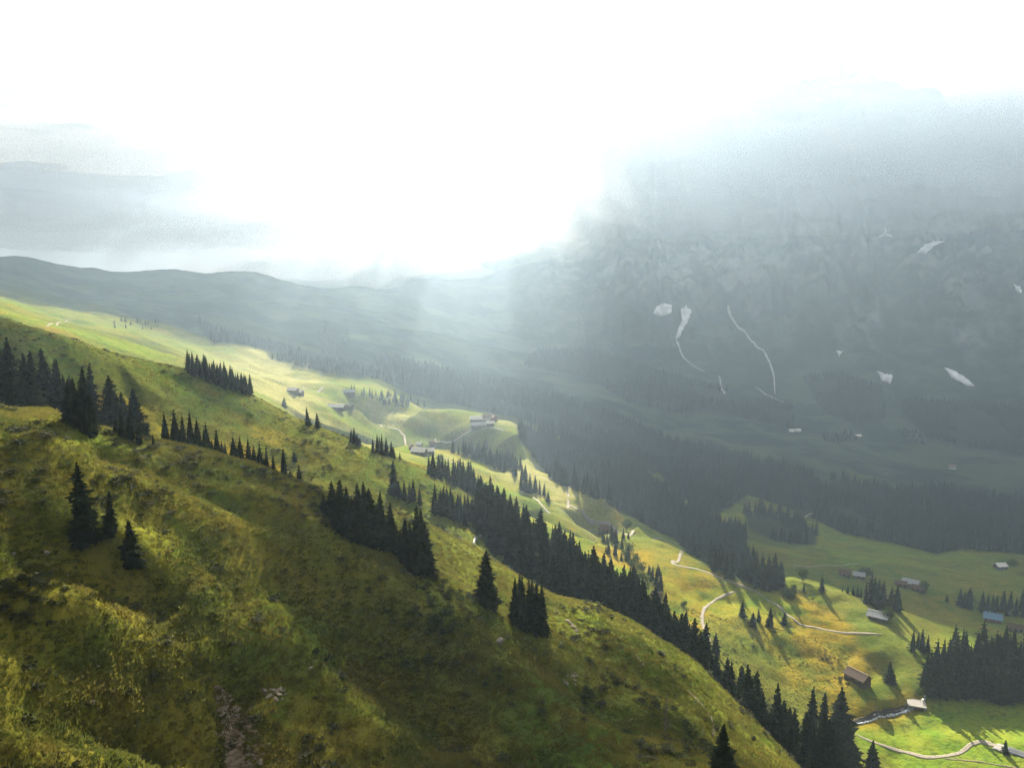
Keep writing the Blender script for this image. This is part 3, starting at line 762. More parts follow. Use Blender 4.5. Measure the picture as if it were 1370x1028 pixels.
def stand(poly, n, hm, label, group, gap=4.0, seed=1):
    """n spruces whose feet lie in a polygon of the photograph"""
    rs = random.Random(seed); got = []
    xs = [p[0] for p in poly]; ys = [p[1] for p in poly]
    for _ in range(n * 40):
        if len(got) >= n: break
        u, v = rs.uniform(min(xs), max(xs)), rs.uniform(min(ys), max(ys)); ins = False
        for k in range(len(poly)):
            (x1, y1), (x2, y2) = poly[k], poly[(k + 1) % len(poly)]
            if (y1 > v) != (y2 > v) and u < (x2 - x1) * (v - y1) / (y2 - y1) + x1: ins = not ins
        if not ins: continue
        p = ground_at(u, v)
        if all((p - q).length > gap for q in got):
            got.append(p); T(p, rs.uniform(*hm), label, group)

# lone trees, each with its own words
def lone(u, v, px, label): 
    p = ground_at(u, v); T(p, hpx(p, px), label)
lone(113, 724, 104, 'tallest of the three dark spruces standing alone on the grassy near slope')
lone(147, 716, 62, 'slim dark spruce close behind the tallest one on the grassy near slope')
lone(178, 757, 68, 'squat dark spruce downhill of the tall pair on the near slope')
lone(649, 812, 78, 'lone pointed spruce at the edge of the near slope beside the stream gully')
lone(433, 688, 24, 'short spruce just uphill of the dark grove on the near slope')
lone(380, 546, 15, 'small lone spruce on the sunlit pasture below the distant twin barns')
lone(412, 570, 24, 'left spruce of the dark pair above the shaded ravine')
lone(425, 573, 23, 'right spruce of the dark pair above the shaded ravine')
lone(993, 826, 21, 'first small spruce beside the bend of the gravel track on the sunny meadow')
lone(1007, 838, 22, 'squat spruce in the middle of the row casting long shadows on the sunny meadow')
lone(1015, 833, 17, 'thin little spruce behind the squat one on the sunny meadow')
lone(1030, 839, 27, 'biggest spruce of the row casting long shadows on the sunny meadow')
lone(1049, 836, 18, 'last narrow spruce of the meadow row next to the curving track')
lone(1099, 793, 22, 'spruce on the sunlit crest above the grey roofed barn')
lone(1075, 792, 13, 'small spruce at the lower end of the wooded knoll')
lone(1191, 915, 33, 'broad lone spruce between the brown roofed barn and the right hand wood')
lone(1167, 1036, 56, 'spruce at the bottom edge beside the gravel path on the bright meadow')
lone(966, 1036, 66, 'spruce on the low shoulder of the near slope beside the footpath')
lone(1345, 1009, 20, 'small cone shaped tree beside the pale road end on the bright meadow')
lone(1267, 806, 12, 'tiny spruce in the shaded pasture left of the blue roofed house')
lone(733, 672, 14, 'small spruce beside the gravel track on the upper shelf')
lone(394, 618, 14, 'tiny spruce alone above the end of the gully row')
lone(526, 662, 42, 'tall spruce leading the small group in the grassy hollow')

G1 = 'spruces at the top of the gully at the left edge'
wood([-30, 20, 58], [226, 226, 230], [262, 262, 266], 30, (14, 20), 'dark spruce packed in the clump at the left edge above the near slope', G1, 3.0, 3)
G2 = 'spruces along the gully behind the near slope'
wood([62, 120, 150, 196], [246, 246, 246, 246], [290, 290, 282, 268], 34, (11, 19), 'dark spruce in the dense belt running down the gully behind the near slope', G2, 2.7, 4)
cluster([(186, 594, 36), (176, 590, 45), (163, 585, 40), (115, 575, 74), (100, 570, 66), (122, 578, 66), (108, 573, 58), (92, 568, 60)], 'dark spruce in the dense belt running down the gully behind the near slope', G2)
G3 = 'thin row of spruces behind the near slope'
for (u, vb, px) in [(222, 604, 38), (235, 600, 45), (246, 606, 38), (256, 606, 42), (265, 608, 34), (277, 610, 36), (291, 616, 33), (302, 616, 24), (313, 620, 30), (322, 618, 33), (333, 624, 30), (348, 624, 36), (357, 629, 32), (366, 632, 22), (380, 636, 34), (340, 622, 27), (284, 611, 22)]:
    p = at_r(u, vb, 203 + (u * 7) % 9); T(p, hpx(p, px + 8), 'small dark spruce in the broken row along the far side of the near slope', G3)
    for _ in range(2):
        x_, y_ = p.x + random.uniform(-3.5, 3.5), p.y + random.uniform(-1, 5); T(Vector((x_, y_, float(ground_z(x_, y_)))), hpx(p, px + 6) * random.uniform(0.45, 0.85), 'small dark spruce in the broken row along the far side of the near slope', G3)
G4 = 'spruce grove in the middle of the near slope'
cluster([(447, 703, 58), (455, 714, 70), (464, 712, 66), (470, 722, 66), (480, 726, 62), (488, 716, 68), (497, 727, 78), (507, 722, 66), (521, 735, 68), (514, 728, 50), (541, 754, 56), (550, 762, 74), (560, 767, 82), (572, 769, 72), (565, 756, 70), (478, 712, 62), (536, 745, 40)],
        'dark spruce in the grove at the middle of the near slope', G4)
G5 = 'small spruces in the grassy hollow'
cluster([(534, 668, 24), (541, 670, 28), (553, 671, 30), (548, 667, 22)], 'small spruce clustered in the grassy hollow behind the middle grove', G5)
G6 = 'spruces above the stream bend'
cluster([(582, 688, 42), (590, 690, 36), (598, 692, 40), (606, 694, 34), (613, 697, 38), (622, 697, 36), (632, 699, 34), (594, 684, 36), (603, 686, 34), (626, 690, 30), (616, 688, 30)], 'dark spruce in the clump above the bend of the white stream', G6)
G7 = 'spruces at the lower lip of the near slope'
cluster([(688, 832, 66), (700, 842, 76), (709, 846, 68), (717, 848, 72), (726, 852, 66), (694, 824, 60), (712, 836, 66)], 'dark spruce in the tight clump at the lip of the near slope by the stream', G7)
G8 = 'spruces below the farm cluster'
cluster([(574, 636, 28), (580, 640, 34), (587, 642, 34), (592, 638, 30), (600, 646, 34), (607, 650, 38), (613, 652, 38), (620, 656, 40), (627, 658, 42), (634, 662, 36), (616, 646, 34), (596, 640, 26), (640, 668, 34), (630, 650, 34)], 'bluish dark spruce in the stand directly below the farm', G8)
G9 = 'spruces of the long belt below the pasture'
wood([640, 700, 760, 800, 860, 900, 935], [335, 288, 282, 288, 290, 292, 286], [425, 398, 384, 372, 358, 335, 308], 230, (15, 24), 'dark spruce in the long dense belt between the near slope and the sunlit pasture', G9, 2.8, 5)
G10 = 'tall spruces in the lower right corner wood'
wood([930, 960, 1000, 1060, 1140], [272, 268, 262, 252, 250], [305, 310, 306, 300, 292], 52, (16, 25), 'tall dark spruce in the foreground wood at the foot of the near slope', G10, 3.6, 6)
cluster([(1082, 1020, 112), (1100, 1024, 105), (1122, 1026, 98), (1134, 1024, 66)], 'tall dark spruce in the foreground wood at the foot of the near slope', G10)
G11 = 'spruces of the dense wood by the bright meadow'
stand([(1232, 934), (1248, 905), (1275, 880), (1385, 890), (1400, 945), (1300, 938)], 90, (15, 22), 'dark spruce in the dense wood behind the bright green meadow', G11, 3.0, 7)
G12 = 'spruces in front of the dense wood'
cluster([(1221, 871, 30), (1233, 873, 33), (1241, 872, 24), (1228, 868, 22)], 'spruce in the little group uphill of the dense wood', G12)
G13 = 'spruces beside the blue roofed house'
stand([(1308, 815), (1375, 815), (1375, 834), (1340, 822), (1312, 826)], 18, (13, 19), 'dark spruce in the stand right behind the blue roofed house', G13, 4, 8)
G14 = 'spruces in the shaded pasture'
stand([(1282, 806), (1300, 806), (1300, 818), (1282, 818)], 8, (12, 17), 'dark spruce in the square clump on the shaded pasture', G14, 3.5, 9)
G15 = 'spruces behind the grey roofed barn'
stand([(1156, 806), (1200, 812), (1200, 819), (1158, 812)], 11, (13, 19), 'dark spruce in the clump standing behind the grey roofed barn', G15, 3.5, 10)
cluster([(1134, 795, 12), (1141, 797, 14), (1147, 799, 16), (1152, 800, 14)], 'dark spruce in the clump standing behind the grey roofed barn', G15)
G16 = 'spruces on the wooded knoll'
stand([(902, 718), (935, 712), (975, 730), (1030, 765), (1052, 786), (1030, 794), (990, 780), (950, 762), (915, 738)], 95, (14, 21), 'dark spruce in the wood on the knoll above the track bends', G16, 3.2, 11)
G17 = 'spruces on the upper slope'
stand([(250, 494), (262, 496), (336, 526), (336, 532), (300, 520), (252, 502)], 60, (6, 10.5), 'dark spruce in the oblong copse on the upper slope', G17, 2.4, 12)
G18 = 'spruces above the farm'
cluster([(499, 606, 20), (505, 607, 26), (511, 609, 28), (517, 611, 26), (524, 613, 22), (527, 614, 16), (508, 604, 20)], 'bluish spruce in the clump left of the farm', G18)
G19 = 'spruces in the ravine'
cluster([(470, 592, 18), (474, 594, 22), (478, 596, 16)], 'spruce in the dark ravine above the farm', G19)
G20 = 'spruces around the wooden shed by the track'
cluster([(812, 728, 16), (818, 724, 24), (824, 728, 22), (814, 742, 20), (823, 744, 22), (834, 722, 16), (840, 752, 24), (806, 722, 14), (832, 736, 18)], 'spruce growing round the wooden shed beside the track', G20)
G21 = 'spruces in the bushy dell'
cluster([(873, 776, 20), (878, 784, 24), (884, 790, 26), (880, 772, 18), (868, 770, 16)], 'spruce in the little dell beside the golden meadow', G21)
G22 = 'spruces on the shelf edge'
cluster([(697, 656, 22), (703, 658, 24), (709, 660, 26), (716, 660, 24), (722, 662, 20), (728, 664, 18)], 'spruce in the clump on the shaded shelf edge beside the upper track', G22)
G23 = 'spruces below the golden meadow'
cluster([(880, 836, 16), (890, 842, 18), (898, 846, 20), (905, 850, 20), (915, 856, 22), (923, 862, 22), (931, 870, 24), (918, 836, 20), (945, 872, 26), (957, 876, 30)], 'dark spruce in the thinning tail of the belt below the golden meadow', G23)

far_pts = []
for poly, n, hm in FAR_WOODS:
    xs = [p[0] for p in poly]; ys = [p[1] for p in poly]
    cnt = 0; tries = 0; cells = set()
    while cnt < n and tries < n * 25:
        tries += 1
        u, v = random.uniform(min(xs), max(xs)), random.uniform(min(ys), max(ys))
        if not in_poly(poly, np.array(u), np.array(v)): continue
        p = ground_at(u, v)
        key = (int(p.x / 4.5), int(p.y / 4.5))
        if key in cells: continue
        if vnoise(np.array(p.x / 90.0), np.array(p.y / 90.0), 77) < -0.27: continue
        cells.add(key); cnt += 1
        far_pts.append((p, random.uniform(*hm) * random.choice((0.7, 0.9, 1, 1, 1.1))))

def px_size(p, h):
    return h * FPX / max(1.0, p.y * math.cos(PITCH) - p.z * math.sin(PITCH))
single = [t for t in trees if t[3] is None]
rest = sorted([t for t in trees if t[3] is not None], key=lambda t: -px_size(t[0], t[1]))
n_ind = 296 - len(single)
individuals = single + rest[:n_ind]
by_group = {}
for i_, t_ in enumerate(individuals):
    if t_[3]: by_group.setdefault((t_[3], t_[2]), []).append(i_)
for (g_, l_), ids in by_group.items():
    if len(ids) < 4: continue
    tail = l_.split('spruce', 1)[1]
    used = set()
    for word, key in (('leftmost', lambda i_: individuals[i_][0].x / individuals[i_][0].y), ('rightmost', lambda i_: -individuals[i_][0].x / individuals[i_][0].y), ('tallest', lambda i_: -individuals[i_][1])):
        i_ = min((q for q in ids if q not in used), key=key); used.add(i_)
        p_, h_, _, _ = individuals[i_]
        individuals[i_] = (p_, h_ * (1.04 if word == 'tallest' else 1.0), word + ' spruce' + tail, g_)
far_pts += [(t[0], t[1]) for t in rest[n_ind:]]
for i, (p, h, label, group) in enumerate(individuals):
    px = px_size(p, h)
    me = CROWNS[(i * 5 + i // 8) % 8] if px > 26 else CROWNS_MID[i % 4]
    e = bpy.data.objects.new('spruce_tree', None); C.objects.link(e)
    e.empty_display_size = 1.0
    e.location = (p.x, p.y, p.z - 0.1); e.rotation_euler = (random.uniform(-0.05, 0.05), random.uniform(-0.05, 0.05), random.uniform(0, 6.28))
    h = h * random.uniform(0.85, 1.12); w = h * random.uniform(1.0, 1.55) * (1.12 if px < 30 else 1.0)
    if h < 9: w *= 1.15
    e.scale = (w, w, h)
    tag(e, label, 'spruce tree', group)
    link('trunk', TRUNK, e); link('crown', me, e)

# every other spruce of the far woods: one scatter
def scatter(name, pts, hs, protos, wide=(1.05, 1.5)):
    protos_o = []
    for k, me in enumerate(protos):
        o = bpy.data.objects.new(me.name, me); protos_o.append(o)
    me = mesh_np_points(name, pts)
    n = len(pts)
    for nm, arr in (('size', hs), ('wide', np.array([random.uniform(*wide) for _ in range(n)])), ('turn', np.array([random.uniform(0, 6.28) for _ in range(n)]))):
        at = me.attributes.new(nm, 'FLOAT', 'POINT'); at.data.foreach_set('value', np.asarray(arr, np.float32))
    at = me.attributes.new('kind', 'INT', 'POINT'); at.data.foreach_set('value', np.array([random.randrange(len(protos)) for _ in range(n)], np.int32))
    o = link(name, me)
    ng = bpy.data.node_groups.new(name, 'GeometryNodeTree')
    ng.interface.new_socket('Geometry', in_out='INPUT', socket_type='NodeSocketGeometry'); ng.interface.new_socket('Geometry', in_out='OUTPUT', socket_type='NodeSocketGeometry')
    gi = ng.nodes.new('NodeGroupInput'); go = ng.nodes.new('NodeGroupOutput')
    j2 = ng.nodes.new('GeometryNodeJoinGeometry')
    def named(nm, t='FLOAT'):
        a = ng.nodes.new('GeometryNodeInputNamedAttribute'); a.data_type = t; a.inputs['Name'].default_value = nm
        return a.outputs['Attribute']
    size, widea, turn, kind = named('size'), named('wide'), named('turn'), named('kind', 'INT')
    mul = ng.nodes.new('ShaderNodeMath'); mul.operation = 'MULTIPLY'; ng.links.new(size, mul.inputs[0]); ng.links.new(widea, mul.inputs[1])
    sc = ng.nodes.new('ShaderNodeCombineXYZ'); ng.links.new(mul.outputs[0], sc.inputs[0]); ng.links.new(mul.outputs[0], sc.inputs[1]); ng.links.new(size, sc.inputs[2])
    ro = ng.nodes.new('ShaderNodeCombineXYZ'); ng.links.new(turn, ro.inputs[2])
    for k, po in enumerate(protos_o):
        cmp_ = ng.nodes.new('FunctionNodeCompare'); cmp_.data_type = 'INT'; cmp_.operation = 'EQUAL'
        ng.links.new(kind, cmp_.inputs[2]); cmp_.inputs[3].default_value = k
        oi = ng.nodes.new('GeometryNodeObjectInfo'); oi.inputs['Object'].default_value = po; oi.inputs['As Instance'].default_value = True
        ip = ng.nodes.new('GeometryNodeInstanceOnPoints')
        ng.links.new(gi.outputs[0], ip.inputs['Points']); ng.links.new(cmp_.outputs[0], ip.inputs['Selection']); ng.links.new(oi.outputs['Geometry'], ip.inputs['Instance'])
        ng.links.new(ro.outputs[0], ip.inputs['Rotation']); ng.links.new(sc.outputs[0], ip.inputs['Scale'])
        ng.links.new(ip.outputs[0], j2.inputs[0])
    ng.links.new(j2.outputs[0], go.inputs[0])
    md = o.modifiers.new('scatter', 'NODES'); md.node_group = ng
    return tag(o, kind='stuff')
def mesh_np_points(name, pts):
    me = bpy.data.meshes.new(name); me.vertices.add(len(pts)); me.vertices.foreach_set('co', np.asarray(pts, np.float32).ravel()); me.update()
    return me
scatter('spruce_forest', np.array([(p.x, p.y, p.z - 0.2) for p, h in far_pts]), np.array([h for p, h in far_pts]), CROWNS_FAR)

# ------------------------------------------------------------------ paths, road, streams
M_GRAVEL = simple_mat('gravel', (0.150, 0.132, 0.105), 0.25, 1.2)
M_ROAD_SHADE = simple_mat('shaded_asphalt', (0.055, 0.06, 0.07), 0.15, 2.0)  # paving with the shade on it put into the colour
M_PALE = simple_mat('pale_concrete', (0.17, 0.165, 0.155), 0.12, 1.5)  # bridge concrete; the road's bright end uses it for glare
M_DARKBANK = simple_mat('dark_bank', (0.035, 0.030, 0.024), 0.4, 1.5)
M_SCAR = simple_mat('eroded_scar', (0.165, 0.125, 0.080), 0.5, 1.4, bump=0.9, stretch=(1, 1, 3))
M_TRAIL = simple_mat('trodden_earth', (0.13, 0.11, 0.08), 0.3, 1.5)
M_EARTH = simple_mat('bare_earth', (0.085, 0.065, 0.042), 0.45, 0.9, bump=0.6)

def spline(P, n):
    P = np.asarray(P, float)
    if len(P) < 3:
        t = np.linspace(0, 1, n)[:, None]; return P[0] * (1 - t) + P[-1] * t
    Q = np.vstack([2 * P[0] - P[1], P, 2 * P[-1] - P[-2]]); out = []
    seg = max(2, n // (len(P) - 1))
    for k in range(len(P) - 1):
        p0, p1, p2, p3 = Q[k:k + 4]
        for t in np.linspace(0, 1, seg, endpoint=(k == len(P) - 2)):
            out.append(0.5 * (2 * p1 + (p2 - p0) * t + (2 * p0 - 5 * p1 + 4 * p2 - p3) * t * t + (3 * p1 - p0 - 3 * p2 + p3) * t ** 3))
    return np.array(out)

def ribbon(name, uv, width, mat, kind='structure', seg=14, lift=0.06, across=4, rag=0.16, world=None, sides=True, rough=0.0, taper=True):
    """a strip that lies on the ground along a line"""
    P = np.array([(p.x, p.y) for p in (world or gpoly(uv))])
    S = spline(P, seg * (len(P) - 1))
    d = np.gradient(S, axis=0); d /= np.maximum(1e-6, np.linalg.norm(d, axis=1))[:, None]
    nrm = np.stack([-d[:, 1], d[:, 0]], 1)
    w = np.interp(np.linspace(0, 1, len(S)), np.linspace(0, 1, len(width)), width) if isinstance(width, (list, tuple)) else np.full(len(S), float(width))
    q_ = np.linspace(0, 1, len(S)); w = w * (0.25 + 0.75 * np.minimum(1, np.minimum(q_, 1 - q_) * 14)) if taper else w
    k = np.linspace(-0.5, 0.5, across + 1)
    rj = 1 + rag * (RNG.random((len(S), 2)) - 0.5) * 2
    off = np.where(k[None, :] < 0, rj[:, :1], rj[:, 1:]) * k[None, :] * w[:, None]
    X = S[:, None, 0] + nrm[:, None, 0] * off; Y = S[:, None, 1] + nrm[:, None, 1] * off
    Z = ground_z(X, Y)
    r = np.hypot(X, Y)
    Z = np.maximum(Z, 0.5 * (Z + Z.mean(1, keepdims=True))) + lift + r * 0.00018
    if rough:
        Z = Z + rough * (np.abs(fbm(X, Y + Z, 1.6, 4, 95)) * 1.3 - 0.25)
    n, m = X.shape
    V = np.stack([X, Y, Z], -1).reshape(-1, 3)
    i = np.arange(n - 1)[:, None]; j = np.arange(m - 1)[None, :]; a = i * m + j
    F = np.stack([a, a + 1, a + m + 1, a + m], -1).reshape(-1, 4)
    if sides:       # skirt down into the turf so that the strip has an edge
        b0 = len(V); e = [V.reshape(n, m, 3)[:, 0].copy(), V.reshape(n, m, 3)[:, -1].copy()]
        for q in e: q[:, 2] -= lift + 0.5
        V = np.concatenate([V] + e); ii = np.arange(n - 1)
        F = np.concatenate([F, np.stack([ii * m, ii * m + m, b0 + ii + 1, b0 + ii], -1), np.stack([ii * m + m - 1, b0 + n + ii, b0 + n + ii + 1, ii * m + 2 * m - 1], -1)])
    o = link(name, mesh_np(name, V, F, True), None, mat)
    return tag(o, kind=kind)

def two_track(uv, width):
    ribbon('gravel_track', uv, width * 0.62, M_GRAVEL, rag=0.32)
two_track([(985, 792), (966, 799), (948, 810), (940, 822), (941, 838), (951, 860)], 2.9)
two_track([(1025, 802), (1040, 811), (1055, 825), (1075, 838), (1100, 843), (1140, 848), (1180, 850)], 2.1)
two_track([(721, 637), (737, 640), (752, 644), (762, 651), (760, 664), (763, 677), (782, 690), (800, 700), (824, 710), (845, 716), (875, 722), (905, 728), (921, 733), (911, 741), (900, 751), (904, 757), (918, 760), (941, 765), (975, 778), (1005, 790), (1025, 801)], 2.9)
two_track([(589, 612), (598, 616), (606, 620)], 3.0)
ribbon('farmyard', [(556, 604), (566, 603), (577, 601)], 9, M_GRAVEL)
two_track([(502, 558), (501, 566), (510, 570), (520, 573), (532, 575), (538, 582), (542, 591), (549, 598), (560, 603), (571, 603), (582, 596), (584, 592), (608, 590), (621, 582), (635, 574), (659, 573), (668, 575), (677, 577)], 3.4)
ribbon('footpath', [(424, 525), (432, 519)], 2.4, M_GRAVEL)
ribbon('footpath', [(62, 438), (76, 434), (90, 427)], 1.5, M_TRAIL)
ribbon('footpath', [(692, 634), (706, 634), (718, 637)], 2.0, M_GRAVEL)
ribbon('footpath', [(714, 666), (724, 676), (736, 688)], 1.8, M_GRAVEL)
ribbon('footpath', [(920, 924), (941, 946), (953, 966), (955, 988)], 0.45, M_TRAIL, rag=0.5)
ribbon('footpath', [(1058, 757), (1085, 759), (1125, 757), (1150, 754)], 1.6, M_GRAVEL)
ribbon('footpath', [(1060, 700), (1078, 692), (1092, 686)], 2.2, M_GRAVEL)
ribbon('gravel_path', [(1143, 983), (1158, 990), (1174, 996), (1209, 1007), (1236, 1014), (1263, 1013), (1287, 1007), (1300, 997), (1315, 994), (1338, 1001)], [1.2, 1.4, 1.6, 2.0, 2.4, 2.2, 2.1, 2.1, 2.6, 4.0], M_GRAVEL)
ribbon('footpath', [(1263, 1016), (1320, 1022), (1372, 1030)], 0.8, M_EARTH)
ribbon('road', [(1344, 1003), (1360, 1008), (1390, 1016), (1440, 1030)], 4.4, M_ROAD_SHADE)
ribbon('road_glare', [(1331, 1000), (1338, 1002), (1344, 1004)], 5.0, M_PALE, lift=0.17, taper=False)  # glare on the sunlit road end, laid as a paler strip

m_w, ntw, bw = new_mat('white_water')
gw = N(ntw, 'ShaderNodeNewGeometry')
fw = noise(ntw, gw.outputs['Position'], 1.1, 5, 0.7)
ntw.links.new(mix(ntw, ramp(ntw, fw, 0.40, 0.60), (0.06, 0.075, 0.08), (0.40, 0.41, 0.42)), bw.inputs['Base Color'])
bw.inputs['Roughness'].default_value = 0.25; bw.inputs['Specular IOR Level'].default_value = 0.5
bpw = N(ntw, 'ShaderNodeBump'); bpw.inputs['Strength'].default_value = 0.7; ntw.links.new(fw, bpw.inputs['Height']); ntw.links.new(bpw.outputs[0], bw.inputs['Normal'])
STREAM = [(1138, 972), (1150, 969), (1165, 965), (1182, 959), (1200, 956), (1215, 951), (1228, 946), (1235, 939), (1238, 931)]
ribbon('stream_bank', [(u - 1, v - 4) for u, v in STREAM[:7]], [1.4, 1.6, 1.9, 2.0, 2.0, 2.1, 1.8], M_DARKBANK, lift=0.10, rag=0.3)  # darker strip along the far side of the stream
ribbon('stream', STREAM, [1.1, 1.3, 1.6, 1.7, 1.8, 1.9, 1.9, 1.4, 1.2], m_w, lift=0.2, rag=0.45)
ribbon('stream', [(648, 706), (646, 713), (640, 720), (633, 728)], 0.8, m_w, lift=0.2, rag=0.4)
ribbon('stream', [(676, 748), (682, 757), (684, 766)], 0.7, m_w, lift=0.2, rag=0.4)

# ------------------------------------------------------------------ huts, barns, farmhouses
M_SHINGLE = simple_mat('weathered_shingle', (0.17, 0.12, 0.095), 0.28, 2.2, stretch=(1, 5, 1))
M_SHEET = simple_mat('grey_sheet_roof', (0.26, 0.26, 0.26), 0.14, 1.5)
M_WHITE_ROOF = simple_mat('sun_bleached_roof', (0.50, 0.47, 0.43), 0.12, 1.5)
M_BLUE_ROOF = simple_mat('blue_grey_roof', (0.12, 0.19, 0.27), 0.15, 1.5)
M_TIMBER = simple_mat('dark_timber', (0.075, 0.045, 0.030), 0.35, 2.0, stretch=(1, 1, 6))
M_TIMBER2 = simple_mat('brown_timber', (0.16, 0.085, 0.050), 0.3, 2.0, stretch=(1, 1, 6))
M_STONE = simple_mat('rubble_stone', (0.18, 0.17, 0.155), 0.3, 2.5, bump=0.5)
M_PLINTH = simple_mat('dark_stone', (0.075, 0.068, 0.060), 0.3, 2.5, bump=0.5)
M_PLASTER = simple_mat('lime_plaster', (0.34, 0.32, 0.29), 0.1, 2.0)
M_GLASS = simple_mat('window_glass', (0.03, 0.035, 0.04), 0.1, 2.0, rough=0.15)
M_FRAME = simple_mat('window_frame', (0.50, 0.44, 0.36), 0.1, 2.0)

def box(bm, x0, x1, y0, y1, z0, z1):
    vs_ = [bm.verts.new((x, y, z)) for z in (z0, z1) for y in (y0, y1) for x in (x0, x1)]
    for f in ((0, 2, 3, 1), (4, 5, 7, 6), (0, 1, 5, 4), (1, 3, 7, 5), (3, 2, 6, 7), (2, 0, 4, 6)):
        bm.faces.new([vs_[i] for i in f])

def house(name, place, L, W, Hw, rise, direction, label, cat, roof, wall, detail=1, group=None, over=0.7, chimney=False, logs=False):
    """gabled building; ridge along local x, base at local z = 0"""
    e = bpy.data.objects.new(name, None); C.objects.link(e)
    e.location = place; e.rotation_euler = (0, 0, math.atan2(direction[1], direction[0]))
    tag(e, label, cat, group)
    l, w = L / 2, W / 2
    bm = bmesh.new(); box(bm, -l - 0.08, l + 0.08, -w - 0.08, w + 0.08, -2.2, 0.35); link('plinth', bm_mesh('plinth', bm), e, M_PLINTH)
    bm = bmesh.new()
    prof = [(-w, 0.352), (w, 0.352), (w, Hw), (0, Hw + rise), (-w, Hw)]
    a = [bm.verts.new((-l, y, z)) for y, z in prof]; b = [bm.verts.new((l, y, z)) for y, z in prof]
    bm.faces.new(a); bm.faces.new(b[::-1])
    for k in range(5): bm.faces.new((a[k], a[(k + 1) % 5], b[(k + 1) % 5], b[k]))
    if logs:            # squared logs lie proud of the wall
        z = 0.75
        while z < Hw - 0.2:
            box(bm, -l - 0.06, l + 0.06, -w - 0.10, -w - 0.003, z, z + 0.2); box(bm, -l - 0.06, l + 0.06, w + 0.003, w + 0.10, z, z + 0.2); z += 0.32
    wo = link('wall', bm_mesh('wall', bm), e, wall)
    sl = rise / w
    for s in (-1, 1):
        bm = bmesh.new(); o_ = over; t = 0.22
        y0, z0 = 0.0, Hw + rise + 0.03; y1, z1 = s * (w + o_), Hw - sl * o_ + 0.03
        vv = [bm.verts.new((x, y, z + dz)) for dz in (0, t) for x in (-l - o_, l + o_) for y, z in ((y0, z0), (y1, z1))]
        for f in ((0, 1, 3, 2), (4, 6, 7, 5), (0, 4, 5, 1), (2, 3, 7, 6), (0, 2, 6, 4), (1, 5, 7, 3)): bm.faces.new([vv[i] for i in f])
        if detail >= 2:        # standing battens across the slope
            nb = int(L / 0.9)
            for k in range(nb + 1):
                x = -l - o_ + 0.05 + (L + 2 * o_ - 0.2) * k / nb
                q = [bm.verts.new((x + dx, y, z + dz)) for dz in (t + 0.003, t + 0.10) for dx in (0, 0.09) for y, z in ((y0, z0), (y1, z1))]
                for f in ((0, 1, 3, 2), (4, 6, 7, 5), (0, 4, 5, 1), (2, 3, 7, 6), (0, 2, 6, 4), (1, 5, 7, 3)): bm.faces.new([q[i] for i in f])
        ro = link('roof', bm_mesh('roof', bm), e, roof)
    if detail >= 1:
        bm = bmesh.new(); box(bm, -l - over - 0.03, l + over + 0.03, -0.22, 0.22, Hw + rise + 0.14, Hw + rise + 0.36); link('ridge_cap', bm_mesh('ridge_cap', bm), e, roof)
        bm = bmesh.new(); box(bm, l + 0.015, l + 0.11, -0.75, 0.75, 0.1, min(2.4, Hw)); d = link('door', bm_mesh('door', bm), e, M_TIMBER)
        if detail >= 2:
            bm = bmesh.new(); box(bm, l + 0.115, l + 0.19, 0.5, 0.6, 1.1, 1.3); link('handle', bm_mesh('handle', bm), d, M_SHEET)
        if True:
            for x in (-l * 0.5, l * 0.35):
                bm = bmesh.new(); box(bm, x - 0.55, x + 0.55, -w - 0.19, -w - 0.103, 1.3, 2.2); f_ = link('window', bm_mesh('window', bm), e, M_FRAME)
                bm = bmesh.new(); box(bm, x - 0.42, x + 0.42, -w - 0.215, -w - 0.193, 1.42, 2.08); link('pane', bm_mesh('pane', bm), f_, M_GLASS)
    if chimney:
        bm = bmesh.new(); box(bm, -l * 0.4 - 0.4, -l * 0.4 + 0.4, 0.6, 1.4, Hw + rise * 0.5, Hw + rise + 1.1); link('chimney', bm_mesh('chimney', bm), e, M_STONE)
    return e

def G(u, v, up=0.5):
    p = ground_at(u, v); p.z += up; return p
D1 = (0.62, -0.78)
house('barn', G(1147, 912, 0.35), 10.5, 6.0, 2.7, 2.1, (0.50, -0.87), 'brown roofed timber barn on the sunny slope above the stream', 'barn', M_SHINGLE, M_TIMBER, 2, logs=True)
house('cow_shed', G(1175, 829, 0.3), 9.5, 7.0, 2.3, 1.7, (0.80, -0.60), 'grey roofed barn beside a round tree on the sunlit crest', 'barn', M_SHEET, M_TIMBER, 2, over=1.0, logs=True)
house('timber_shed', G(809, 712, 0.4), 7.5, 5.5, 2.8, 1.8, (0.9, -0.43), 'small dark wooden shed beside the gravel track above the bushy dell', 'shed', M_TIMBER, M_TIMBER, 1)
house('hay_hut', G(878, 801, 0.2), 4.5, 3.6, 2.0, 1.1, (0.8, -0.6), 'tiny dark hut at the edge of the golden meadow', 'hut', M_TIMBER, M_TIMBER, 1)
house('farmhouse', G(561, 609, 0.6), 11.5, 7.5, 3.0, 2.4, (0.95, -0.3), 'largest farmhouse with a pale roof and dark gable at the lower farm', 'farmhouse', M_WHITE_ROOF, M_TIMBER, 1, chimney=True)
house('cow_shed', G(574, 607, 0.4), 8, 5, 2.2, 1.6, (0.97, 0.2), 'long low shed half hidden behind spruces at the lower farm', 'shed', M_WHITE_ROOF, M_TIMBER, 1)
house('hay_hut', G(551, 602, 0.4), 5, 4, 2.6, 1.6, (0.3, -0.95), 'small dark timber hut where the farm track ends', 'hut', M_TIMBER, M_TIMBER, 1)
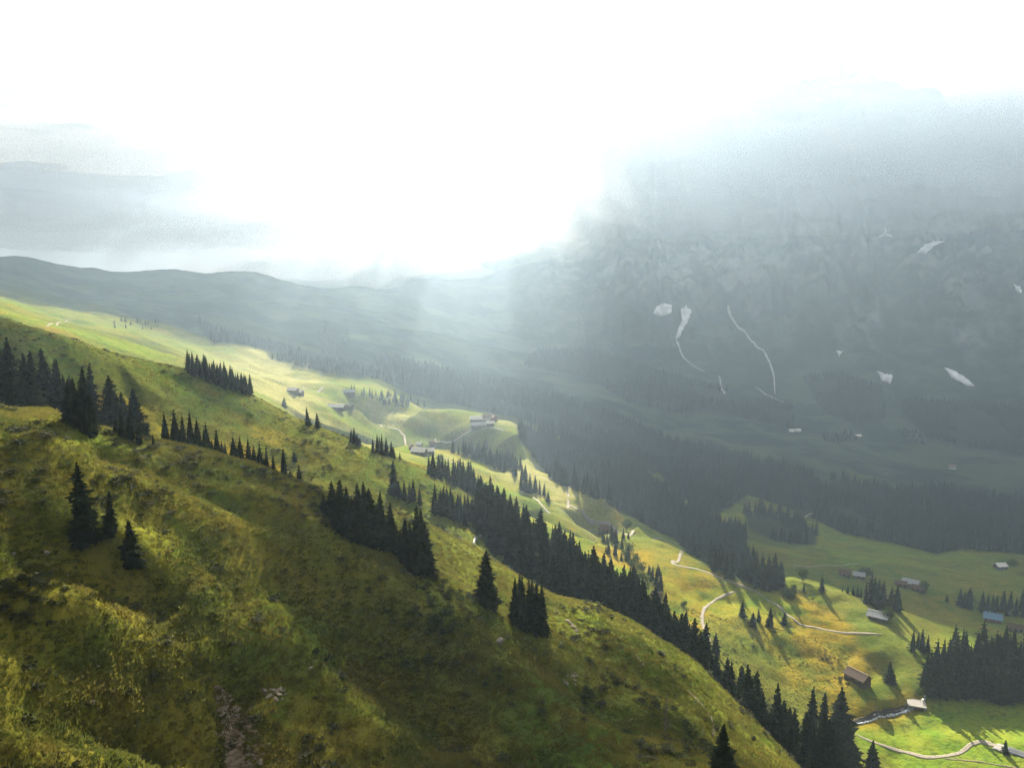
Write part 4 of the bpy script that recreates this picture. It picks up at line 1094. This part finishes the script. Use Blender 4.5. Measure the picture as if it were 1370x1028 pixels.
house('hay_hut', G(561, 598, 0.4), 5.5, 4.5, 2.8, 1.8, (0.9, -0.3), 'small pale roofed hut between the two dark huts of the lower farm', 'hut', M_WHITE_ROOF, M_TIMBER, 1)
house('barn', G(578, 597, 0.4), 6.0, 5.0, 3.0, 1.8, (0.95, 0.1), 'dark barn at the road junction of the lower farm', 'barn', M_TIMBER, M_TIMBER, 1)
V0 = 'pale roofed houses of the upper hamlet'
house('farmhouse', G(641, 572, 0.5), 17, 8, 2.6, 2.2, (0.99, 0.1), 'broad grey roofed cowshed lowest in the upper hamlet beside the road', 'cowshed', M_SHEET, M_TIMBER2, 1)
house('farmhouse', G(637, 564, 0.5), 13, 6, 2.6, 2.6, (0.99, 0.05), 'long pale roofed shed just behind the lowest cowshed of the upper hamlet', 'shed', M_WHITE_ROOF, M_TIMBER, 1)
house('farmhouse', G(651, 563, 0.5), 10, 8, 3.6, 2.4, (0.9, -0.4), 'brown walled farmhouse in the middle of the upper hamlet', 'farmhouse', M_SHINGLE, M_PLASTER, 1, chimney=True)
house('hay_hut', G(660, 563, 0.5), 9, 7, 3.2, 2.2, (0.4, -0.9), 'small dark hut at the right end of the upper hamlet', 'hut', M_SHINGLE, M_TIMBER2, 1)
house('hay_hut', G(656, 570, 0.5), 8, 5, 2.8, 1.8, (0.95, 0.2), 'low pale roofed hut by the road bend in the upper hamlet', 'hut', M_WHITE_ROOF, M_TIMBER, 1)
house('cow_shed', G(450, 548, 0.5), 19, 9, 2.8, 2.6, (0.98, -0.18), 'long white roofed barn on the bright pasture above the ravine', 'barn', M_WHITE_ROOF, M_TIMBER, 1)
house('hay_hut', G(467, 547.5, 0.5), 8.5, 6, 2.6, 1.8, (0.95, -0.3), 'small dark hut right beside the long white roofed barn', 'hut', M_TIMBER, M_TIMBER, 1)
house('hay_hut', G(392, 526, 0.5), 10, 7, 3.0, 2.2, (0.97, -0.2), 'left one of two small pale roofed huts on the far pasture', 'hut', M_WHITE_ROOF, M_TIMBER2, 1)
house('hay_hut', G(400, 528.5, 0.5), 8.5, 6.5, 2.8, 2.0, (0.97, -0.2), 'lower right one of two small pale roofed huts on the far pasture', 'hut', M_WHITE_ROOF, M_TIMBER2, 1)
house('barn', G(467, 529, 0.5), 14, 9, 4.0, 2.6, (0.95, 0.15), 'blue grey roofed barn at the rim of the far pasture', 'barn', M_SHEET, M_TIMBER, 1)
house('hay_hut', G(1130, 771, 0.5), 9, 6, 2.8, 2.0, (0.9, -0.4), 'dark hut on the shaded pasture left of the round tree', 'hut', M_TIMBER, M_TIMBER, 1)
house('hay_hut', G(1149, 774, 0.5), 9, 6.5, 2.8, 2.0, (0.9, -0.4), 'grey roofed hut tucked under the round tree on the shaded pasture', 'hut', M_SHEET, M_TIMBER, 1)
house('barn', G(1218, 785, 0.5), 13, 8, 3.4, 2.6, (0.8, -0.6), 'pale roofed barn in the row on the shaded pasture', 'barn', M_SHEET, M_TIMBER2, 1)
house('hay_hut', G(1205, 785, 0.5), 9, 6, 2.6, 1.8, (0.9, -0.4), 'dark low hut uphill end of the row on the shaded pasture', 'hut', M_TIMBER, M_TIMBER, 1)
house('hay_hut', G(1229, 792, 0.5), 10, 7, 3.0, 2.0, (0.8, -0.6), 'grey hut beside the dark tree in the row on the shaded pasture', 'hut', M_TIMBER, M_TIMBER, 1)
house('hay_hut', G(1338, 761, 0.5), 10, 8, 3.0, 2.2, (0.97, 0.1), 'pale hut below the edge of the far wood at the right', 'hut', M_WHITE_ROOF, M_TIMBER, 1)
house('chalet', G(1328, 833, 0.6), 11.5, 9, 4.2, 2.8, (0.85, -0.5), 'blue grey roofed chalet with brown walls in front of the spruces', 'chalet', M_BLUE_ROOF, M_TIMBER2, 2, over=1.2, chimney=True)
house('hay_hut', G(1358, 845, 0.5), 9, 7, 3.0, 2.0, (0.9, -0.4), 'dark hut downhill of the blue roofed chalet', 'hut', M_TIMBER, M_TIMBER, 1)
house('hay_hut', G(1056, 697, 0.5), 11, 8, 3.4, 2.4, (0.9, 0.2), 'grey roofed hut among the spruces of the shaded slope', 'hut', M_SHEET, M_TIMBER, 1)
house('farmhouse', G(1059, 579, 1), 11, 9, 4, 3, (0.97, 0.1), 'left one of two tiny white roofed houses on the far alp', 'farmhouse', M_WHITE_ROOF, M_PLASTER, 0)
house('farmhouse', G(1067.5, 578.5, 1), 11, 9, 4, 3, (0.97, 0.1), 'right one of two tiny white roofed houses on the far alp', 'farmhouse', M_WHITE_ROOF, M_PLASTER, 0)
house('farmhouse', G(1148, 586, 1), 13, 9, 4, 3, (0.97, 0.1), 'lone pale house between dark clumps on the far alp', 'farmhouse', M_WHITE_ROOF, M_TIMBER2, 0)
house('chalet', G(1274, 629, 1), 13, 11, 6, 4, (0.8, -0.5), 'pinkish chalet in the clearing of the far wood', 'chalet', M_SHINGLE, M_PLASTER, 0)

# flat bridge over the stream
pb = G(1226, 946, 1.5)
e = bpy.data.objects.new('bridge', None); C.objects.link(e); e.location = pb; e.rotation_euler = (0, 0, math.radians(-20))
tag(e, 'pale flat concrete bridge over the stream below the dark wood', 'bridge')
bm = bmesh.new(); box(bm, -4.0, 4.0, -3.8, 3.8, -0.45, 0.12); bmesh.ops.bevel(bm, geom=bm.edges[:], offset=0.05, segments=1); link('deck', bm_mesh('deck', bm), e, M_PALE)
for x in (-3.5, 3.5):
    bm = bmesh.new(); box(bm, x - 0.5, x + 0.5, -3.7, 3.7, -3.6, -0.455); link('abutment', bm_mesh('abutment', bm), e, M_STONE)
for y in (-3.7, 3.7):
    bm = bmesh.new(); box(bm, -3.95, 3.95, y - 0.1, y + 0.1, 0.125, 0.30); link('kerb', bm_mesh('kerb', bm), e, M_PALE)

# ------------------------------------------------------------------ broad-leaved trees, bushes, bare saplings
def leafy(name, place, h, w, label, cat, seed, trunk=True, group=None, n=900, mat=None):
    rs = random.Random(seed)
    e = bpy.data.objects.new(name, None); C.objects.link(e); e.location = place; tag(e, label, cat, group)
    bm = bmesh.new()
    z0 = 0.26 * h if trunk else 0.02 * h
    lumps = [(rs.gauss(0, w * 0.17), rs.gauss(0, w * 0.17), z0 + (h - z0) * rs.uniform(0.2, 0.82), rs.uniform(0.18, 0.34) * w) for _ in range(13)]
    if trunk:
        tube(bm, (0, 0, -0.5), (0.05 * h * rs.uniform(-1, 1), 0, 0.45 * h), 0.032 * h, 0.018 * h, 7)
        for x, y, z, r in lumps[:6]:
            tube(bm, (0, 0, 0.3 * h), (x, y, z), 0.014 * h, 0.005 * h, 5)
        link('trunk', bm_mesh('trunk', bm), e, M_BARK); bm = bmesh.new()
    V, F = [], []
    for _ in range(n):
        x, y, z, r = rs.choice(lumps); d = Vector((rs.gauss(0, 1), rs.gauss(0, 1), rs.gauss(0, 0.85))).normalized() * r * rs.uniform(0.55, 1.08)
        c = Vector((x, y, z)) + d; s = w * rs.uniform(0.03, 0.065)
        a = Vector((rs.gauss(0, 1), rs.gauss(0, 1), rs.gauss(0, 1))).normalized(); b2 = a.orthogonal().normalized()
        k = len(V); V.extend([c + a * s, c + b2 * s, c - a * s, c - b2 * s]); F.append((k, k + 1, k + 2, k + 3))
    bm.free()
    me = bpy.data.meshes.new('crown'); me.from_pydata(V, [], F); me.update()
    link('crown', me, e, mat or M_LEAF)
    return e
leafy('round_tree', G(1187, 833, 0), 8.5, 6.5, 'round green tree standing at the end of the grey roofed barn', 'tree', 1)
leafy('round_tree', G(1159, 775, 0), 10.5, 9.5, 'dark round tree over the grey hut on the shaded pasture', 'tree', 2)
leafy('round_tree', G(1237, 794, 0), 10.5, 8.0, 'dark tree at the lower end of the row of huts', 'tree', 3)
leafy('round_tree', G(838, 712, 0), 9.0, 8.5, 'round dark tree beside the upper gravel track', 'tree', 4)
leafy('bush', G(1073, 778, 0), 8.0, 7.5, 'pale green bush at the back end of the wooded knoll', 'bush', 5, n=700)
leafy('bush', G(1055, 800, 0), 4.0, 8.0, 'low pale bush at the front foot of the wooded knoll', 'bush', 6, False)
leafy('bush', G(1062, 796, 0), 6.5, 5.0, 'dark green bush just above the low pale bush on the knoll', 'bush', 7, False)
leafy('bush', G(1355, 757, 0), 6.0, 10.0, 'dark bushes right beside the pale hut below the far wood', 'bush', 8, False)
leafy('bush', G(915, 812, 0), 3.0, 4.5, 'dark bush on the golden meadow below the tiny dark hut', 'bush', 9, False, n=400)
leafy('bush', G(1087, 804, 0), 1.5, 2.2, 'small dark juniper on the sunlit meadow below the knoll', 'bush', 10, False, n=200)
leafy('bush', G(1096, 809, 0), 1.4, 2.0, 'smaller lower juniper on the sunlit meadow below the knoll', 'bush', 11, False, n=200)
leafy('bush', G(334, 560, 0), 2.8, 3.4, 'lone dark juniper on the open yellow slope', 'bush', 12, False, n=300)
leafy('bush', G(589, 616, 0), 4.2, 7.0, 'dark bush beside the lower farm', 'bush', 13, False, n=400)
leafy('bush', G(1183, 912, 0), 2.4, 3.0, 'pale bush leaning on the broad lone spruce above the stream', 'bush', 14, False, n=300)
leafy('bush', G(1232, 932, 0), 5.0, 4.5, 'brownish bush at the stream end of the dense wood', 'bush', 15, False, n=500)
DELL = 'bushes in the dell below the shed'
for k, (u, v, h, w) in enumerate([(842, 738, 5, 7), (850, 752, 5, 7), (858, 764, 4.5, 7), (864, 778, 4, 6), (846, 760, 5, 6), (862, 790, 4, 6), (836, 748, 5, 6), (855, 778, 5, 6)]):
    leafy('bush', G(u, v, 0), h, w, 'green bush in the thicket of the dell below the wooden shed', 'bush', 30 + k, False, DELL, 420)

def bare(name, place, h, label, seed, lean=0.0):
    rs = random.Random(seed)
    e = bpy.data.objects.new(name, None); C.objects.link(e); e.location = place; tag(e, label, 'dead tree')
    bm = bmesh.new(); tube(bm, (0, 0, -0.4), (lean * h, 0, h), 0.020 * h, 0.005 * h, 6); link('trunk', bm_mesh('trunk', bm), e, M_DEADWOOD)
    bm = bmesh.new()
    for k in range(46):
        z = h * rs.uniform(0.15, 0.95); a = rs.uniform(0, 6.28); r = h * 0.16 * (1.05 - z / h) * rs.uniform(0.5, 1.2)
        tube(bm, (lean * z, 0, z), (lean * z + r * math.cos(a), r * math.sin(a), z - r * 0.25 + rs.uniform(-0.1, 0.15) * r), 0.007 * h, 0.003 * h, 3)
    link('branches', bm_mesh('branches', bm), e, M_DEADWOOD)
bare('dead_spruce', G(890, 981, 0), 9.5, 'thin bare dead spruce on the lower part of the near slope', 1, 0.02)
bare('bare_sapling', G(1171, 956, 0), 7.5, 'thin bare sapling on the stream bank left of the bridge', 2, -0.03)
bare('bare_sapling', G(963, 848, 0), 6.5, 'thin bare sapling on the golden meadow by the gravel track', 3, 0.02)

# ------------------------------------------------------------------ rocks
M_ROCK = simple_mat('grey_rock', (0.20, 0.165, 0.12), 0.4, 1.6, bump=0.8)
M_DARKROCK = simple_mat('dark_boulder', (0.10, 0.085, 0.075), 0.4, 1.6, bump=0.8)
def rock_mesh(seed, flat=0.5):
    rs = random.Random(seed); bm = bmesh.new()
    bmesh.ops.create_icosphere(bm, subdivisions=2, radius=1.0)
    planes = [(Vector((rs.gauss(0, 1), rs.gauss(0, 1), rs.gauss(0, 0.8))).normalized(), rs.uniform(0.55, 0.85)) for _ in range(9)]
    for v in bm.verts:
        for n_, d in planes:
            k = v.co.dot(n_)
            if k > d: v.co -= n_ * (k - d)
        v.co.z *= flat
    return bm_mesh('rock', bm)
ROCKS = [rock_mesh(k, 0.45 + 0.1 * (k % 3)) for k in range(6)]
def boulder(u, v, s, label, mat=M_ROCK, k=0):
    me = ROCKS[k % 6].copy(); p = ground_at(u, v)
    o = link('boulder', me, None, mat); o.location = (p.x, p.y, p.z + 0.10 * s); o.scale = (s, s * 0.8, s * 0.9); o.rotation_euler = (0.1, -0.25, k * 1.3)
    return tag(o, label, 'boulder')
boulder(668, 861, 1.5, 'dark boulder alone on the grass below the pointed spruce', M_DARKROCK, 1)
boulder(62, 741, 0.7, 'pale boulder above the dark hollow at the left', M_ROCK, 2)
boulder(18, 742, 0.6, 'small pale boulder at the left edge beside the dark hollow', M_ROCK, 4)
boulder(122, 940, 0.55, 'small whitish boulder on the lower left tussocks', M_ROCK, 3)
boulder(131, 893, 0.40, 'little pale stone amid the grass left of the scree', M_ROCK, 5)
boulder(415, 895, 0.5, 'greyish stone on the dark grass right of the rock patch', M_ROCK, 0)
boulder(750, 862, 0.5, 'little boulder left below the white rock slab', M_ROCK, 2)

def outcrop(name, spots, label, cat, mat, group=None):
    e = bpy.data.objects.new(name, None); C.objects.link(e); p0 = ground_at(spots[0][0], spots[0][1]); e.location = p0; tag(e, label, cat, group)
    for k, (u, v, s) in enumerate(spots):
        p = ground_at(u, v); o = link('rock', ROCKS[k % 6], e)
        o.location = p - p0 + Vector((0, 0, 0.02)); o.scale = (s, s * random.uniform(0.6, 1.0), s * random.uniform(0.6, 0.9)); o.rotation_euler = (random.uniform(-0.3, 0.3), random.uniform(0.1, 0.7), random.uniform(0, 6.28))
for me in ROCKS: me.materials.append(M_ROCK)
ribbon('bare_earth', [(290, 912), (297, 935), (312, 962), (322, 985), (322, 1004), (338, 1034)], [0.7, 2.2, 4.0, 5.0, 6.0], M_SCAR, lift=0.02, rag=0.55, seg=22, across=14, rough=0.5)
rs = random.Random(5); sp = []
for _ in range(120):
    t = rs.random(); v = 920 + 105 * t; c = 297 + 30 * t; wd = 9 + 17 * t
    sp.append((c + rs.uniform(-wd, wd), v, rs.choice((0.14, 0.2, 0.28, 0.4, 0.6))))
outcrop('scree_run', sp, 'grey broken rock chute cutting down through the grass at the bottom left', 'rock outcrop', M_ROCK)
outcrop('rock_patch', [(362 + rs.uniform(-10, 24), 930 + rs.uniform(-7, 8), rs.choice((0.3, 0.5, 0.7))) for _ in range(26)], 'low grey rock patch just right of the broken rock chute', 'rock outcrop', M_ROCK)
outcrop('rock_slab', [(760, 832, 0.9), (764, 836, 1.1), (768, 841, 1.1), (771, 846, 0.9), (774, 851, 0.7), (766, 838, 0.8)], 'white rock slab in the grass right of the slope edge spruces', 'rock outcrop', M_ROCK)
outcrop('rock_patch', [(742, 815, 0.4), (745, 819, 0.5), (748, 823, 0.4)], 'little pale stones uphill of the white rock slab', 'rock outcrop', M_ROCK)
outcrop('rock_patch', [(758 + rs.uniform(-14, 16), 908 + rs.uniform(-9, 10), rs.choice((0.3, 0.45, 0.6))) for _ in range(18)], 'dull rock showing through the grass below the white slab', 'rock outcrop', M_ROCK)
outcrop('rock_patch', [(853, 882, 0.5), (856, 886, 0.6), (860, 890, 0.5), (850, 878, 0.4)], 'small bare rock patch near the rim above the dark corner wood', 'rock outcrop', M_ROCK)

# ------------------------------------------------------------------ old snow and torrents on the mountain
M_SNOW = simple_mat('old_snow', (0.62, 0.62, 0.63), 0.28, 0.05)
M_TORRENT = simple_mat('pale_debris', (0.22, 0.22, 0.22), 0.2, 0.05)
def snow_patch(uv, label, n=9):
    """a drift lying on the mountainside, some metres deep, with a ragged rim"""
    c = np.mean(uv, 0); pts = []
    for k in range(len(uv)):
        a, b = np.array(uv[k], float), np.array(uv[(k + 1) % len(uv)], float)
        for t in (0, 0.2, 0.4, 0.6, 0.8): pts.append(a + (b - a) * t + RNG.uniform(-0.9, 0.9, 2))
    rings = [np.array(pts)] + [c + (np.array(pts) - c) * s for s in (0.8, 0.5, 0.2)]
    V = []
    for q, ring in enumerate(rings):
        for u, v in ring:
            p = ground_at(u, v); d = Vector((p.x, p.y, p.z)).normalized()
            V.append(p - d * (-6 if q == 0 else (9, 14, 16)[q - 1]))
    m = len(pts); F = []
    for q in range(3):
        for k in range(m): F.append((q * m + k, q * m + (k + 1) % m, (q + 1) * m + (k + 1) % m, (q + 1) * m + k))
    F.append(tuple(3 * m + k for k in range(m)))
    me = bpy.data.meshes.new('snow_patch'); me.from_pydata([v[:] for v in V], [], F); me.update()
    for p in me.polygons: p.use_smooth = True
    o = link('snow_patch', me, None, M_SNOW)
    return tag(o, label, 'snow patch')
snow_patch([(903, 456), (906, 442), (912, 427), (910, 413), (919, 407), (927, 415), (922, 429), (914, 441), (909, 454)], 'long tapering snow tongue at the head of the left gully')
snow_patch([(873, 421), (878, 409), (890, 405), (901, 409), (898, 421), (885, 424)], 'round snow patch left of the long snow tongue')
snow_patch([(1172, 496), (1185, 500), (1195, 502), (1193, 514), (1180, 511)], 'small square snow patch under the pale rock wall')
snow_patch([(1261, 491), (1276, 495), (1293, 505), (1307, 518), (1294, 518), (1275, 508)], 'bright slanting snow patch low on the right of the wall')
snow_patch([(1226, 339), (1235, 327), (1250, 322), (1265, 322), (1249, 330), (1239, 340)], 'highest large snow patch near the mist')
snow_patch([(1173, 318), (1182, 311), (1184, 303), (1188, 312), (1197, 318), (1184, 316)], 'small three pointed snow patch left of the highest large one')
snow_patch([(1356, 380), (1366, 384), (1368, 394), (1360, 390)], 'tiny snow patch at the right edge of the wall')
snow_patch([(1119, 469), (1127, 470), (1123, 479)], 'tiny snow fleck in the middle of the wall')
def torrent(uv, width): ribbon('torrent_bed', uv, width, M_TORRENT, seg=24, lift=4.0, rag=0.4, sides=False)
torrent([(974, 410), (977, 424), (990, 442), (1008, 460), (1024, 476), (1034, 500), (1037, 530)], [9, 7, 6, 6, 6, 5, 4])
torrent([(905, 456), (912, 476), (926, 490), (944, 500)], [7, 6, 5, 4])
torrent([(962, 505), (965, 520), (970, 530)], 5)
torrent([(1010, 520), (1030, 532), (1054, 542)], 4)

# ------------------------------------------------------------------ tussocks and scrub of the near slope
def tuft_mesh(seed, n, tall, spread, leafy_=False):
    rs = random.Random(seed); V, F = [], []
    for _ in range(n):
        a = rs.uniform(0, 6.28); d = rs.uniform(0, spread); x, y = d * math.cos(a), d * math.sin(a)
        h = tall * rs.uniform(0.5, 1.0); w = 0.05 * rs.uniform(0.7, 1.5) if not leafy_ else 0.16 * rs.uniform(0.7, 1.4)
        b = rs.uniform(0, 6.28); lx, ly = math.cos(b), math.sin(b); out = rs.uniform(0.1, 0.5) * h
        k = len(V)
        if leafy_:
            z = h * rs.random(); V.extend([(x - lx * w, y - ly * w, z), (x + lx * w, y + ly * w, z + 0.05), (x + ly * w, y - lx * w, z + w)])
        else:
            V.extend([(x - lx * w, y - ly * w, -0.05), (x + lx * w, y + ly * w, -0.05), (x + math.cos(a) * out, y + math.sin(a) * out, h)])
        F.append((k, k + 1, k + 2))
    me = bpy.data.meshes.new('tuft'); me.from_pydata(V, [], F); me.update()
    return me
def tuft_mat(name, a, b):
    m, nt, bs = new_mat(name)
    oi = N(nt, 'ShaderNodeObjectInfo'); geo = N(nt, 'ShaderNodeNewGeometry')
    f = noise(nt, geo.outputs['Position'], 0.09, 4, 0.6)
    fac = math_n(nt, 'ADD', math_n(nt, 'MULTIPLY', ramp(nt, f, 0.35, 0.65), 0.65), math_n(nt, 'MULTIPLY', oi.outputs['Random'], 0.35))
    c = mix(nt, fac, a, b)
    nt.links.new(c, bs.inputs['Base Color']); bs.inputs['Specular IOR Level'].default_value = 0.1
    tr = N(nt, 'ShaderNodeBsdfTranslucent'); nt.links.new(c, tr.inputs['Color'])
    mx = N(nt, 'ShaderNodeMixShader'); mx.inputs[0].default_value = 0.4
    nt.links.new(bs.outputs[0], mx.inputs[1]); nt.links.new(tr.outputs[0], mx.inputs[2]); nt.links.new(mx.outputs[0], nt.nodes['Material Output'].inputs['Surface'])
    return m
M_TUFT = tuft_mat('tussock_grass', (0.054, 0.078, 0.016), (0.148, 0.124, 0.026))
M_SCRUB = tuft_mat('dwarf_scrub', (0.022, 0.034, 0.012), (0.050, 0.050, 0.018))
TUFTS = [tuft_mesh(400 + k, 16, 0.42, 0.30) for k in range(3)]
SCRUBS = [tuft_mesh(420 + k, 46, 0.55, 0.60, True) for k in range(3)]
for me in TUFTS: me.materials.append(M_TUFT)
for me in SCRUBS: me.materials.append(M_SCRUB)
def near_points(n, lo, hi, keep, seed):
    g = np.random.default_rng(seed)
    az = g.uniform(math.radians(-36), math.radians(24), n); r = lo * (hi / lo) ** g.random(n)
    X, Y = r * np.sin(az), r * np.cos(az)
    k = keep(X, Y, g.random(n)); X, Y = X[k], Y[k]
    return np.stack([X, Y, ground_z(X, Y) - 0.03], 1)
tp = near_points(N_TUFT, 84, 440, lambda X, Y, q: q < 0.35 + 0.9 * (fbm(X, Y, 9, 3, 83) + 0.3), 1)
hs = np.random.default_rng(2).uniform(0.6, 1.5, len(tp))
scatter('grass_tussocks', tp, hs, TUFTS, (1.0, 1.8))
sp_ = near_points(N_SCRUB, 84, 440, lambda X, Y, q: q < sample(scrub, X, Y) * 1.2 + 0.03 + 0.5 * (fbm(X, Y, 14, 3, 84) > 0.28), 3)
scatter('dwarf_scrub', sp_, np.random.default_rng(4).uniform(0.5, 1.6, len(sp_)), SCRUBS, (1.0, 1.9))
